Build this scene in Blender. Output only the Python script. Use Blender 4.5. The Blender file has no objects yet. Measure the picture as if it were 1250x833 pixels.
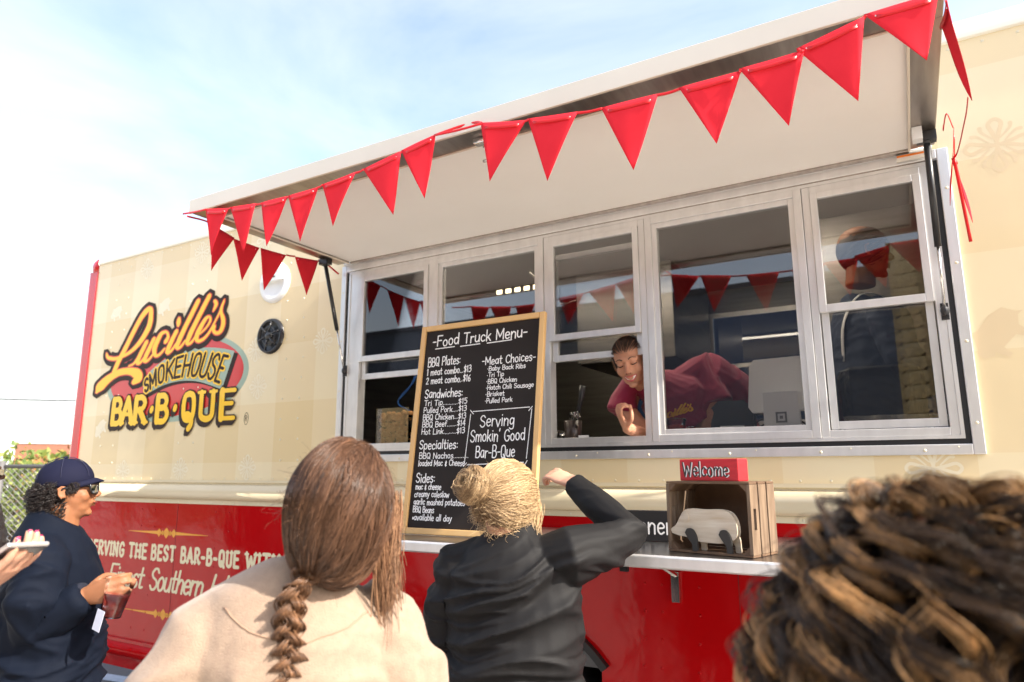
import bpy, math, random
import numpy as np
from mathutils import Vector, Matrix

scene = bpy.context.scene
col = scene.collection
rng = np.random.default_rng(7)
random.seed(7)
V = lambda *a: np.array(a, float)

# ------------------------------------------------------------------ camera
cam_data = bpy.data.cameras.new("camera"); cam = bpy.data.objects.new("camera", cam_data); col.objects.link(cam)
yaw, pit, roll = 0.522, 0.186, -0.004
cw, sw = math.cos(yaw), math.sin(yaw)
FW = V(-sw*math.cos(pit), cw*math.cos(pit), math.sin(pit)); RT = V(cw, sw, 0); UP = np.cross(RT, FW)
RT, UP = RT*math.cos(roll)+UP*math.sin(roll), -RT*math.sin(roll)+UP*math.cos(roll)
EYE = V(0, -2.8, 1.6)
cam.matrix_world = Matrix(((RT[0], UP[0], -FW[0], EYE[0]), (RT[1], UP[1], -FW[1], EYE[1]), (RT[2], UP[2], -FW[2], EYE[2]), (0, 0, 0, 1)))
cam_data.sensor_width = 36; cam_data.lens = 24.08
cam_data.clip_start = .02; cam_data.clip_end = 2000
cam_data.dof.use_dof = True; cam_data.dof.focus_distance = 2.1; cam_data.dof.aperture_fstop = 3.7
scene.camera = cam
# ------------------------------------------------------------------ light
SUN = V(.80, -.03, .62); SUN /= np.linalg.norm(SUN)
world = bpy.data.worlds.new("World"); scene.world = world; world.use_nodes = True
wn = world.node_tree.nodes; wl = world.node_tree.links; wn.clear()
def wnode(t, **k):
    n = wn.new(t)
    for a, b in k.items(): setattr(n, a, b)
    return n
sky = wnode('ShaderNodeTexSky', sky_type='NISHITA', sun_disc=False)
sky.sun_elevation = math.asin(SUN[2]); sky.sun_rotation = math.atan2(SUN[0], SUN[1])
sky.air_density = 1.0; sky.dust_density = 2.5; sky.ozone_density = 1.0
tc = wnode('ShaderNodeTexCoord'); mp = wnode('ShaderNodeMapping'); mp.inputs['Scale'].default_value = (1.0, 1.6, 3.2); mp.inputs['Rotation'].default_value = (.35, .5, .6)
nz = wnode('ShaderNodeTexNoise'); nz.inputs['Scale'].default_value = 1.3; nz.inputs['Detail'].default_value = 9; nz.inputs['Roughness'].default_value = .55; nz.inputs['Distortion'].default_value = .5
cr_ = wnode('ShaderNodeValToRGB'); cr_.color_ramp.elements[0].position = .30; cr_.color_ramp.elements[1].position = .78; cr_.color_ramp.elements[0].color = (.06, .06, .06, 1); cr_.color_ramp.elements[1].color = (.62, .62, .62, 1)
mx = wnode('ShaderNodeMix', data_type='RGBA'); mx.inputs['B'].default_value = (4.2, 4.05, 3.8, 1)
sc_ = wnode('ShaderNodeMath', operation='MULTIPLY'); sc_.inputs[1].default_value = .95
bg = wnode('ShaderNodeBackground'); bg.inputs['Strength'].default_value = .12
ou = wnode('ShaderNodeOutputWorld')
wl.new(tc.outputs['Generated'], mp.inputs['Vector']); wl.new(mp.outputs[0], nz.inputs['Vector']); wl.new(nz.outputs['Fac'], cr_.inputs[0])
sx_ = wnode('ShaderNodeSeparateXYZ'); wl.new(tc.outputs['Generated'], sx_.inputs[0])
mr = wnode('ShaderNodeMapRange'); mr.inputs['From Min'].default_value = .04; mr.inputs['From Max'].default_value = .44; mr.inputs['To Min'].default_value = .85; mr.inputs['To Max'].default_value = .0; wl.new(sx_.outputs[2], mr.inputs[0])
mm = wnode('ShaderNodeMath', operation='MAXIMUM'); wl.new(cr_.outputs[0], mm.inputs[0]); wl.new(mr.outputs[0], mm.inputs[1])
wl.new(mm.outputs[0], sc_.inputs[0]); wl.new(sc_.outputs[0], mx.inputs['Factor']); wl.new(sky.outputs[0], mx.inputs['A']); wl.new(mx.outputs['Result'], bg.inputs[0]); wl.new(bg.outputs[0], ou.inputs[0])
sd = bpy.data.lights.new("sun", 'SUN'); sd.energy = 2.6; sd.angle = math.radians(.5); sd.color = (1, .93, .82)
so = bpy.data.objects.new("sun", sd); col.objects.link(so); so.rotation_euler = Vector(SUN).to_track_quat('Z', 'Y').to_euler()
scene.view_settings.view_transform = 'Standard'; scene.view_settings.look = 'None'; scene.view_settings.gamma = 1; scene.view_settings.exposure = 1.85

# ------------------------------------------------------------------ materials
MATS = {}
def mat(name, color, rough=.5, metal=0., bump=None, spec=.5, coat=0., noise=None, trans=0., emit=None, sss=0., aniso=0., attr=None, vor=None, sheen=0.):
    """noise=(scale, amount, second colour); bump=(scale, strength, distance[, stretch])"""
    if name in MATS: return MATS[name]
    m = bpy.data.materials.new(name); m.use_nodes = True; N = m.node_tree.nodes; L = m.node_tree.links
    b = N['Principled BSDF']; b.inputs['Base Color'].default_value = (*color, 1); b.inputs['Roughness'].default_value = rough; b.inputs['Metallic'].default_value = metal
    b.inputs['Specular IOR Level'].default_value = spec; b.inputs['Coat Weight'].default_value = coat; b.inputs['Coat Roughness'].default_value = .04
    b.inputs['Transmission Weight'].default_value = trans; b.inputs['Sheen Weight'].default_value = sheen
    if aniso: b.inputs['Anisotropic'].default_value = aniso
    if sss: b.inputs['Subsurface Weight'].default_value = sss; b.inputs['Subsurface Radius'].default_value = (.02, .008, .004); b.inputs['Subsurface Scale'].default_value = 1.
    c = N.new('ShaderNodeTexCoord')
    def noise_node(scale, stretch=None, detail=6):
        t = N.new('ShaderNodeTexNoise'); t.inputs['Scale'].default_value = scale; t.inputs['Detail'].default_value = detail
        if stretch:
            q = N.new('ShaderNodeMapping'); q.inputs['Scale'].default_value = stretch; L.new(c.outputs['Object'], q.inputs[0]); L.new(q.outputs[0], t.inputs['Vector'])
        else: L.new(c.outputs['Object'], t.inputs['Vector'])
        return t
    if attr:
        a = N.new('ShaderNodeAttribute'); a.attribute_name = attr; r = N.new('ShaderNodeValToRGB')
        r.color_ramp.elements[0].color = (*color, 1); r.color_ramp.elements[1].color = (*noise[2], 1); L.new(a.outputs['Fac'], r.inputs[0]); L.new(r.outputs[0], b.inputs['Base Color'])
    elif noise:
        t = noise_node(noise[0], noise[3] if len(noise) > 3 else None); r = N.new('ShaderNodeValToRGB')
        r.color_ramp.elements[0].color = (*color, 1); r.color_ramp.elements[1].color = (*noise[2], 1)
        r.color_ramp.elements[0].position = .5-.5*noise[1]*.6; r.color_ramp.elements[1].position = .5+.5*noise[1]*.6
        L.new(t.outputs['Fac'], r.inputs[0]); L.new(r.outputs[0], b.inputs['Base Color'])
    if bump:
        t = noise_node(bump[0], bump[3] if len(bump) > 3 else None, 4); u = N.new('ShaderNodeBump'); u.inputs['Strength'].default_value = bump[1]; u.inputs['Distance'].default_value = bump[2]
        L.new(t.outputs['Fac'], u.inputs['Height']); L.new(u.outputs[0], b.inputs['Normal'])
    if emit: b.inputs['Emission Color'].default_value = (*emit[0], 1); b.inputs['Emission Strength'].default_value = emit[1]
    MATS[name] = m; return m
def glass(name, tint=(.8, .82, .84), refl=1.0, rough=0.):
    if name in MATS: return MATS[name]
    m = bpy.data.materials.new(name); m.use_nodes = True; N = m.node_tree.nodes; L = m.node_tree.links; N.clear()
    o = N.new('ShaderNodeOutputMaterial'); t = N.new('ShaderNodeBsdfTransparent'); t.inputs[0].default_value = (*tint, 1)
    g = N.new('ShaderNodeBsdfGlossy'); g.inputs['Roughness'].default_value = rough; f = N.new('ShaderNodeFresnel'); f.inputs['IOR'].default_value = 1.5
    k = N.new('ShaderNodeMath'); k.operation = 'MULTIPLY'; k.inputs[1].default_value = 2.0*refl; k.use_clamp = True
    x = N.new('ShaderNodeMixShader'); L.new(f.outputs[0], k.inputs[0]); L.new(k.outputs[0], x.inputs[0]); L.new(t.outputs[0], x.inputs[1]); L.new(g.outputs[0], x.inputs[2]); L.new(x.outputs[0], o.inputs[0])
    MATS[name] = m; return m

# ------------------------------------------------------------------ mesh helpers
class MB:
    def __init__(s): s.v = []; s.f = []; s.n = 0
    def add(s, v, f):
        v = np.asarray(v, float); s.v.append(v); s.f += [tuple(int(i)+s.n for i in q) for q in f]; s.n += len(v); return s
    def box(s, x0, x1, y0, y1, z0, z1, M=None):
        v = np.array([(x, y, z) for x in (x0, x1) for y in (y0, y1) for z in (z0, z1)], float)
        if M is not None: v = v@M[:3, :3].T+M[:3, 3]
        return s.add(v, [(0, 1, 3, 2), (4, 6, 7, 5), (0, 4, 5, 1), (2, 3, 7, 6), (0, 2, 6, 4), (1, 5, 7, 3)])
    def prism(s, poly, y0, y1, ax='y', M=None):
        """polygon in the plane of the two other axes, extruded along ax"""
        n = len(poly); a = []
        for t in (y0, y1):
            for p in poly: a.append({'y': (p[0], t, p[1]), 'x': (t, p[0], p[1]), 'z': (p[0], p[1], t)}[ax])
        a = np.array(a, float)
        if M is not None: a = a@M[:3, :3].T+M[:3, 3]
        f = [tuple(range(n)), tuple(range(2*n-1, n-1, -1))]+[(i, (i+1) % n, n+(i+1) % n, n+i) for i in range(n)]
        return s.add(a, f)
    def tube(s, P, R, n=8, flat=1., cap=True, up=(0, 0, 1)):
        P = np.array(P, float); k = len(P); R = np.broadcast_to(np.asarray(R, float), (k,)) if np.ndim(R) < 2 else np.asarray(R)
        T = np.gradient(P, axis=0); T /= np.linalg.norm(T, axis=1)[:, None]+1e-12
        u = np.array(up, float)
        if abs(T[0]@u) > .95: u = V(1, 0, 0)
        rows = []
        for i in range(k):
            a = u-(u@T[i])*T[i]; a /= np.linalg.norm(a)+1e-12; u = a; b = np.cross(T[i], a)
            th = np.arange(n)*2*math.pi/n; r = R[i]
            ra, rb = (r[0], r[1]) if np.ndim(r) else (r*flat, r)
            rows.append(P[i]+np.outer(np.cos(th), a)*ra+np.outer(np.sin(th), b)*rb)
        v = np.vstack(rows); f = [(i*n+j, i*n+(j+1) % n, (i+1)*n+(j+1) % n, (i+1)*n+j) for i in range(k-1) for j in range(n)]
        if cap: f += [tuple(range(n-1, -1, -1)), tuple((k-1)*n+j for j in range(n))]
        return s.add(v, f)
    def ell(s, c, r, nu=14, nv=10, M=None):
        v = [(0, 0, 1)]; 
        for i in range(1, nv):
            p = math.pi*i/nv
            for j in range(nu): v.append((math.sin(p)*math.cos(2*math.pi*j/nu), math.sin(p)*math.sin(2*math.pi*j/nu), math.cos(p)))
        v.append((0, 0, -1)); v = np.array(v)*np.array(r)
        if M is not None: v = v@M[:3, :3].T
        f = [(0, 1+j, 1+(j+1) % nu) for j in range(nu)]
        for i in range(nv-2):
            a = 1+i*nu
            f += [(a+j, a+nu+j, a+nu+(j+1) % nu, a+(j+1) % nu) for j in range(nu)]
        a = 1+(nv-2)*nu; f += [(a+j, len(v)-1, a+(j+1) % nu) for j in range(nu)]
        return s.add(v+np.array(c, float), f)
    def lathe(s, prof, c=(0, 0, 0), n=24, M=None):
        v = np.array([(r*math.cos(2*math.pi*j/n), r*math.sin(2*math.pi*j/n), z) for r, z in prof for j in range(n)])
        if M is not None: v = v@M[:3, :3].T
        k = len(prof); f = [(i*n+j, i*n+(j+1) % n, (i+1)*n+(j+1) % n, (i+1)*n+j) for i in range(k-1) for j in range(n)]
        return s.add(v+np.array(c, float), f)
    def mesh(s, name):
        me = bpy.data.meshes.new(name); me.from_pydata(np.vstack(s.v).tolist(), [], s.f); me.update(); return me
    def build(s, name, m, parent=None, smooth=False, bevel=0., solid=0., label=None, kind=None):
        me = s.mesh(name); me.materials.append(m); o = bpy.data.objects.new(name, me); col.objects.link(o)
        if parent is not None: o.parent = parent
        if smooth: me.shade_smooth()
        if bevel:
            b = o.modifiers.new('bevel', 'BEVEL'); b.width = bevel; b.segments = 2; b.limit_method = 'ANGLE'; b.angle_limit = .6
        if solid: b = o.modifiers.new('solid', 'SOLIDIFY'); b.thickness = solid; b.offset = 0
        if label: o['label'] = label
        if kind: o['kind'] = kind
        return o
def empty(name, loc=(0, 0, 0), rot=(0, 0, 0), label=None, cat=None, group=None):
    o = bpy.data.objects.new(name, None); col.objects.link(o); o.location = loc; o.rotation_euler = rot; o.empty_display_size = .1
    if label: o['label'] = label
    if cat: o['category'] = cat
    if group: o['group'] = group
    return o
def tag(o, label, cat, group=None):
    o['label'] = label; o['category'] = cat
    if group: o['group'] = group
    return o
def frame(x0, x1, z0, z1, w, y0, y1, mb=None, wb=None):
    """picture-frame of four butted bars round the OUTER rectangle x0..x1, z0..z1"""
    mb = mb or MB(); wb = wb or w
    mb.box(x0, x0+w, y0, y1, z0, z1); mb.box(x1-w, x1, y0, y1, z0, z1)
    mb.box(x0+w, x1-w, y0, y1, z1-w, z1); mb.box(x0+w, x1-w, y0, y1, z0, z0+wb); return mb
def crom(P, n=5):
    P = np.array(P, float)
    if len(P) < 3: return P
    Q = np.vstack([2*P[0]-P[1], P, 2*P[-1]-P[-2]]); o = []
    for i in range(len(P)-1):
        a, b, c, d = Q[i:i+4]
        for t in np.arange(n)/n: o.append(.5*((2*b)+(-a+c)*t+(2*a-5*b+4*c-d)*t*t+(-a+3*b-3*c+d)*t**3))
    o.append(P[-1]); return np.array(o)
def rotz(a): c, s = math.cos(a), math.sin(a); return np.array([[c, -s, 0], [s, c, 0], [0, 0, 1]])
def rotx(a): c, s = math.cos(a), math.sin(a); return np.array([[1, 0, 0], [0, c, -s], [0, s, c]])
def roty(a): c, s = math.cos(a), math.sin(a); return np.array([[c, 0, s], [0, 1, 0], [-s, 0, c]])

# --- flat lettering: strokes become ribbons in a 2-D plane, then are laid on a surface
def ribbon2(P, w):
    """P (n,2), w full widths -> left, right outlines with round caps"""
    P = np.array(P, float); k = len(P); w = np.broadcast_to(np.asarray(w, float), (k,))
    T = np.gradient(P, axis=0) if k > 1 else np.array([[1., 0]])
    T /= np.linalg.norm(T, axis=1)[:, None]+1e-9; N_ = np.c_[-T[:, 1], T[:, 0]]
    L = P+N_*w[:, None]/2; R = P-N_*w[:, None]/2
    def cap(c, t, n, r):
        return [(c+n*r*math.cos(a)+t*r*math.sin(a), c-n*r*math.cos(a)+t*r*math.sin(a)) for a in (math.pi*.42, math.pi*.25)]
    a = cap(P[0], -T[0], N_[0], w[0]/2); b = cap(P[-1], T[-1], N_[-1], w[-1]/2)
    L = np.vstack([[q[0] for q in a], L, [q[0] for q in b[::-1]]]); R = np.vstack([[q[1] for q in a], R, [q[1] for q in b[::-1]]])
    return L, R
def lay(strips, place, d0=.0004, dd=1e-5):
    """strips: list of (L,R) -> MB; place(u, v, depth) -> 3-D"""
    mb = MB()
    for i, (L, R) in enumerate(strips):
        k = len(L); d = d0+dd*(i % 40)+np.tile(np.linspace(0, 1.2e-4, k), 2); v = place(np.r_[L[:, 0], R[:, 0]], np.r_[L[:, 1], R[:, 1]], d)
        mb.add(v, [(j, j+1, k+j+1, k+j) for j in range(k-1)])
    return mb
# glyphs: width ; strokes of x y pairs ; 'c' curved, 'l' straight; cap height 1, x-height .62
GL = {
'A': (.62, 'l 0 0 .3 1 .6 0;l .1 .35 .5 .35'), 'B': (.55, 'l .05 0 .05 1;c .05 1 .35 1 .48 .78 .35 .54 .05 .52;c .05 .52 .4 .52 .55 .27 .4 0 .05 0'),
'C': (.55, 'c .52 .82 .4 .98 .2 .95 .05 .7 .05 .3 .2 .04 .4 .02 .53 .18'), 'F': (.5, 'l .05 0 .05 1 .5 1;l .05 .53 .42 .53'), 'E': (.5, 'l .5 1 .05 1 .05 0 .5 0;l .05 .53 .42 .53'),
'G': (.58, 'c .52 .82 .4 .98 .2 .95 .05 .7 .05 .3 .2 .04 .4 .02 .54 .2;l .54 .2 .54 .45 .33 .45'), 'H': (.56, 'l .05 0 .05 1;l .53 0 .53 1;l .05 .5 .53 .5'), 'I': (.14, 'l .07 0 .07 1'),
'K': (.55, 'l .05 0 .05 1;l .53 1 .07 .42;l .2 .55 .55 0'), 'L': (.48, 'l .05 1 .05 0 .48 0'), 'M': (.72, 'l .05 0 .05 1 .36 .25 .67 1 .67 0'), 'N': (.6, 'l .05 0 .05 1 .55 0 .55 1'),
'O': (.58, 'c .29 1 .1 .9 .04 .5 .1 .1 .29 0 .48 .1 .54 .5 .48 .9 .29 1'), 'P': (.5, 'l .05 0 .05 1;c .05 1 .35 1 .5 .75 .35 .48 .05 .46'),
'Q': (.6, 'c .29 1 .1 .9 .04 .5 .1 .1 .29 0 .48 .1 .54 .5 .48 .9 .29 1;l .3 .28 .58 -.08'), 'R': (.56, 'l .05 0 .05 1;c .05 1 .35 1 .5 .77 .35 .52 .05 .5;l .25 .5 .55 0'),
'S': (.54, 'c .5 .82 .38 .98 .2 .97 .06 .78 .16 .58 .4 .45 .5 .25 .38 .04 .18 .02 .04 .18'), 'T': (.54, 'l 0 1 .54 1;l .27 1 .27 0'), 'U': (.56, 'c .05 1 .05 .5 .07 .12 .28 0 .48 .12 .51 .5 .51 1'),
'V': (.56, 'l 0 1 .28 0 .56 1'), 'W': (.8, 'l 0 1 .2 0 .4 .75 .6 0 .8 1'),
'a': (.48, 'c .42 .55 .25 .62 .08 .5 .05 .2 .2 .02 .35 .12 .42 .35;l .42 .6 .43 .02'), 'b': (.46, 'l .05 1 .05 0;c .05 .42 .2 .6 .38 .52 .42 .25 .3 .02 .05 .08'),
'c': (.42, 'c .4 .5 .25 .62 .08 .48 .05 .2 .2 .01 .4 .1'), 'd': (.48, 'c .42 .5 .25 .6 .08 .5 .05 .2 .2 .02 .35 .1 .42 .3;l .43 1.02 .43 0'), 'e': (.44, 'c .06 .32 .4 .36 .36 .56 .2 .62 .06 .45 .07 .15 .22 0 .4 .1'),
'f': (.36, 'c .36 .92 .22 1 .14 .8 .14 0;l 0 .58 .3 .58'), 'g': (.46, 'c .4 .52 .22 .62 .06 .45 .1 .15 .28 .12 .4 .35;c .41 .6 .41 0 .35 -.26 .15 -.3 .03 -.2'), 'h': (.46, 'l .05 1 .05 0;c .05 .35 .22 .6 .4 .5 .41 .3 .41 0'),
'i': (.14, 'l .07 .6 .07 0;l .07 .82 .07 .86'), 'k': (.44, 'l .05 1 .05 0;l .4 .62 .07 .25;l .18 .36 .42 0'), 'l': (.14, 'l .07 1.02 .07 0'), 'm': (.68, 'l .05 .6 .05 0;c .05 .35 .18 .6 .33 .5 .34 .3 .34 0;c .34 .35 .48 .6 .62 .5 .63 .3 .63 0'),
'n': (.46, 'l .05 .62 .05 0;c .05 .35 .22 .6 .4 .5 .41 .3 .41 0'), 'o': (.46, 'c .23 .62 .08 .5 .04 .3 .1 .08 .23 0 .37 .08 .42 .3 .36 .52 .23 .62'), 'p': (.46, 'l .05 .6 .05 -.32;c .05 .45 .2 .62 .38 .52 .42 .28 .3 .03 .05 .1'),
'r': (.34, 'l .05 .62 .05 0;c .05 .35 .15 .58 .33 .58'), 's': (.38, 'c .35 .52 .22 .63 .07 .52 .12 .36 .3 .28 .34 .12 .2 0 .03 .08'), 't': (.36, 'c .15 .95 .15 .15 .22 .02 .34 .06;l 0 .62 .32 .62'), 'u': (.46, 'c .05 .6 .05 .15 .2 .01 .36 .12 .41 .3;l .41 .62 .42 0'),
'v': (.42, 'l 0 .6 .2 0 .4 .6'), 'w': (.6, 'l 0 .6 .15 0 .3 .5 .45 0 .6 .6'), 'y': (.44, 'l .02 .6 .22 .08;c .42 .6 .25 .08 .12 -.25 0 -.28'),
'1': (.25, 'l .02 .82 .13 1 .13 0'), '2': (.46, 'c .03 .78 .15 .98 .35 .92 .38 .65 .03 .02;l .03 .02 .44 .02'), '3': (.44, 'c .04 .9 .25 1 .38 .82 .3 .58 .15 .54;c .15 .54 .38 .5 .4 .2 .22 0 .02 .08'), '4': (.48, 'l .36 0 .36 1 .02 .3 .46 .3'),
'5': (.44, 'l .4 1 .08 1 .06 .58;c .06 .58 .3 .62 .41 .35 .3 .03 .03 .06'), '6': (.44, 'c .36 .95 .12 .7 .05 .3 .2 .01 .38 .15 .36 .45 .2 .5 .07 .35'), '-': (.36, 'l .04 .42 .32 .42'), ':': (.16, 'l .08 .1 .08 .13;l .08 .5 .08 .53'),
'.': (.15, 'l .07 .03 .07 .06'), '$': (.5, 'c .44 .76 .3 .88 .12 .82 .1 .62 .38 .45 .42 .25 .28 .1 .05 .18;l .25 1.05 .25 -.08'), '&': (.42, 'c .36 .6 .2 .66 .1 .5 .3 .36 .1 .3 .08 .1 .22 .0 .36 .1;l .2 .78 .2 -.1'),
'*': (.3, 'l .05 .3 .28 .3;l .1 .16 .24 .46;l .24 .16 .1 .46'), "'": (.14, 'l .09 1.02 .05 .82'), '~': (.24, 'l .12 .38 .12 .44'), 'z': (.4, 'l .02 .6 .38 .6 .02 0 .4 0'), '!': (.16, 'l .08 1 .08 .3;l .08 .06 .08 .09'), ' ': (.3, ''),
}
SER = {'A': '0 0 .6 0', 'B': '', 'E': '', 'F': '.05 0', 'G': '', 'H': '.05 0 .53 0 .05 1 .53 1', 'I': '.07 0 .07 1', 'N': '.05 0 .05 1 .55 1', 'R': '.05 0 .55 0', 'T': '.27 0', 'U': '.05 1 .51 1', 'V': '0 1 .56 1', 'W': '0 1 .8 1', 'S': '', 'Q': ''}
def strokes(ch):
    w, s = GL[ch]; out = []
    for q in s.split(';'):
        if not q: continue
        t = q.split(); p = np.array(t[1:], float).reshape(-1, 2); out.append(crom(p, 4) if t[0] == 'c' else p)
    return w, out
def text_strips(txt, x, y, h, wd, jit=0., track=.1, width=None, slant=0., serif=0., slope=0., xs=1.):
    """strips of one line; width scales the line to an exact length"""
    items = []; cx = 0.
    for ch in txt:
        w, S = strokes(ch); jr = (random.random()-.5)*jit; js = 1+(random.random()-.5)*jit
        for s in S:
            for seg in ([s] if len(s) > 3 and not all(abs(np.cross(s[1]-s[0], s[-1]-s[0])) < 0 for _ in (0,)) else [s]):
                items.append((np.c_[seg[:, 0]+cx, seg[:, 1]*js+jr], 1.))
        if serif:
            q = np.array(SER.get(ch, '').split(), float).reshape(-1, 2)
            for a, b in q: items.append((np.array([[cx+a-serif, b+(wd/h*.3 if b < .5 else -wd/h*.3)], [cx+a+serif, b+(wd/h*.3 if b < .5 else -wd/h*.3)]]), .75))
        cx += w+track
    tot = (cx-track)*h; sx = (width/tot if width else xs); out = []
    for p, k in items:
        P = np.c_[x+(p[:, 0]+slant*p[:, 1])*h*sx, y+p[:, 1]*h+slope*p[:, 0]*h*sx]
        # straight polylines: one ribbon per segment keeps corners crisp
        if len(P) <= 5 and len(P) > 2:
            for a, b in zip(P[:-1], P[1:]): out.append(ribbon2(np.array([a, b]), wd*k))
        else: out.append(ribbon2(P, wd*k))
    return out
def wall(y):       # lettering on a vertical plane facing -y
    return lambda u, v, d: np.c_[u, np.full(len(u), y-d), v]
# ------------------------------------------------------------------ shared materials
ALU = mat('brushed_aluminium', (.80, .79, .78), .3, .85, bump=(60, .12, .002, (1, 1, 14)), noise=(8, .9, (.62, .61, .60), (1, 1, 12)))
ALUW = mat('satin_aluminium', (.82, .81, .80), .34, .55, bump=(40, .06, .001), noise=(9, .9, (.7, .69, .68), (3, 3, 1)))
STEEL = mat('stainless', (.50, .49, .48), .28, 1., noise=(3, .9, (.36, .35, .34), (1, 1, 12)), bump=(50, .08, .001, (1, 1, 20)))
CHAN = mat('channel_steel', (.46, .41, .37), .3, 1., noise=(5, 1., (.30, .26, .23), (10, 1, 1)), bump=(30, .12, .002, (20, 1, 1)))
RUBBER = mat('black_rubber', (.012, .012, .013), .5)
BLACKP = mat('black_plastic', (.02, .02, .022), .32)
WHITEP = mat('white_panel', (.93, .89, .83), .5, noise=(3, 1., (.89, .845, .78)), bump=(18, .12, .003))
REDP = mat('red_paint', (.48, .002, .004), .13, coat=.06, spec=.20, bump=(2.6, .42, .03), noise=(4, 1., (.43, .004, .006)))
REDC = mat('red_corner', (.55, .006, .012), .25, coat=.5, bump=(5, .06, .01))
CREAMP = mat('cream_paint', (.78, .68, .47), .25, coat=.5, bump=(3, .06, .01), noise=(2, 1., (.74, .63, .42)))
WHITEC = mat('roof_cream', (.84, .80, .68), .35, coat=.3, bump=(6, .06, .01))
GLASS = glass('window_glass', (.84, .84, .84), 1.25)
SMOKE = glass('smoked_glass', (.07, .09, .13), .5)

def gingham():
    m = bpy.data.materials.new('gingham_wrap'); m.use_nodes = True; N = m.node_tree.nodes; L = m.node_tree.links; b = N['Principled BSDF']
    b.inputs['Roughness'].default_value = .27; b.inputs['Coat Weight'].default_value = .35; b.inputs['Coat Roughness'].default_value = .08
    c = N.new('ShaderNodeTexCoord'); s = N.new('ShaderNodeSeparateXYZ'); L.new(c.outputs['Object'], s.inputs[0])
    def ma(op, a, v=None, w=None):
        n = N.new('ShaderNodeMath'); n.operation = op
        if isinstance(a, (int, float)): n.inputs[0].default_value = a
        else: L.new(a, n.inputs[0])
        if v is not None:
            if isinstance(v, (int, float)): n.inputs[1].default_value = v
            else: L.new(v, n.inputs[1])
        return n.outputs[0]
    def stripe(o, off, per):
        t = ma('FRACT', ma('DIVIDE', ma('ADD', o, off), per)); return ma('GREATER_THAN', t, .5)
    sx = stripe(s.outputs['X'], 4.77+6.2, .62); sz = stripe(s.outputs['Z'], -1.895+6.8, .69)
    f = ma('MULTIPLY', ma('ADD', sx, sz), .5)
    # fine printed halftone
    h = N.new('ShaderNodeTexNoise'); h.inputs['Scale'].default_value = 2.2; h.inputs['Detail'].default_value = 5; L.new(c.outputs['Object'], h.inputs[0])
    f2 = ma('ADD', f, ma('MULTIPLY', ma('SUBTRACT', h.outputs['Fac'], .5), .35))
    r = N.new('ShaderNodeValToRGB'); r.color_ramp.elements[0].color = (.84, .71, .46, 1); r.color_ramp.elements[1].color = (.77, .60, .33, 1)
    e = r.color_ramp.elements.new(.5); e.color = (.81, .655, .395, 1); L.new(f2, r.inputs[0]); L.new(r.outputs[0], b.inputs['Base Color'])
    n2 = N.new('ShaderNodeTexNoise'); n2.inputs['Scale'].default_value = 3.; L.new(c.outputs['Object'], n2.inputs[0])
    u = N.new('ShaderNodeBump'); u.inputs['Strength'].default_value = .12; u.inputs['Distance'].default_value = .02; L.new(n2.outputs['Fac'], u.inputs['Height']); L.new(u.outputs[0], b.inputs['Normal'])
    return m
GING = gingham()
YEL = mat('logo_yellow', (.95, .55, .0), .35, coat=.3); ORG = mat('logo_orange', (.75, .06, .005), .35, coat=.3); DBR = mat('logo_brown', (.030, .014, .009), .45, spec=.2)
LRED = mat('logo_red', (.62, .01, .008), .3, coat=.4); GRN = mat('logo_green', (.33, .43, .33), .4, coat=.3); CRM = mat('lettering_cream', (.80, .70, .45), .4); GOLD = mat('ornament_gold', (.85, .36, .02), .4)
MOT = mat('motif_tan', (.84, .74, .53), .35, coat=.3); MOTD = mat('motif_dark', (.755, .60, .37), .35, coat=.3)

# ------------------------------------------------------------------ the food truck
T = empty('food_truck', (-2.4, 1.2, 0), label='cream and red barbecue food truck with an open serving window under a raised metal awning', cat='food truck')
TR = V(-2.4, 1.2, 0)
class TB(MB):                                       # builds in world coordinates under the truck's empty
    def build(s, name, m, parent=None, **k):
        o = MB.build(s, name, m, parent or T, **k)
        if parent is None or parent is T: o.location = Vector(-TR)
        return o
X0, X1 = -5.25, 3.2
b = TB(); b.box(X0, -2.70, 0, .05, 1.545, 3.147); b.box(.212, X1, 0, .05, 1.545, 3.147); b.box(-2.70, .212, 0, .05, 1.545, 1.655); b.box(-2.70, .212, 0, .05, 2.745, 3.147)
b.build('upper_wall', GING)
b = TB(); b.box(X0, -2.04-.01, 0, .05, .53, 1.40); b.box(-1.20+.01, X1, 0, .05, .53, 1.40)
arch = [(-2.05, 1.40)]+[(-2.05, .82)]+[(-1.62+.58*math.cos(t), .42+.58*math.sin(t)) for t in np.linspace(math.radians(137), math.radians(43), 14)]+[(-1.19, .82), (-1.19, 1.40)]
b.prism(arch, 0, .05); b.build('lower_wall', REDP)
b = TB(); b.box(X0, X1, -.004, .05, 1.40, 1.545); b.prism([(0-.004, 1.545), (-.014, 1.545), (-.014, 1.531), (-.004, 1.525)], X0, X1, 'x'); b.build('belt_strip', CREAMP)
b = TB(); pr = [(-.004-.034*math.sin(t), 1.472+.047*math.cos(t)) for t in np.linspace(0, math.pi, 11)]
b.prism(pr, X0, X1, 'x'); b.build('belt_moulding', CREAMP, smooth=True)
b = TB(); pr = [(-.0-.045*math.sin(t), .49+.045*math.cos(t)) for t in np.linspace(0, math.pi, 11)]
for a, c in ((X0, -2.09), (-1.15, X1)): b.prism(pr, a, c, 'x')
b.build('rub_rail', REDP, smooth=True)
b = TB(); b.box(X0, -2.1, .01, .05, .372, .445); b.box(-1.14, X1, .01, .05, .372, .445); b.box(X0, -2.1, -.02, .05, .532, .55); b.box(-1.14, X1, -.02, .05, .532, .55); b.build('skirt', REDP)
b = TB(); th = np.linspace(math.radians(140), math.radians(40), 15)
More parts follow.
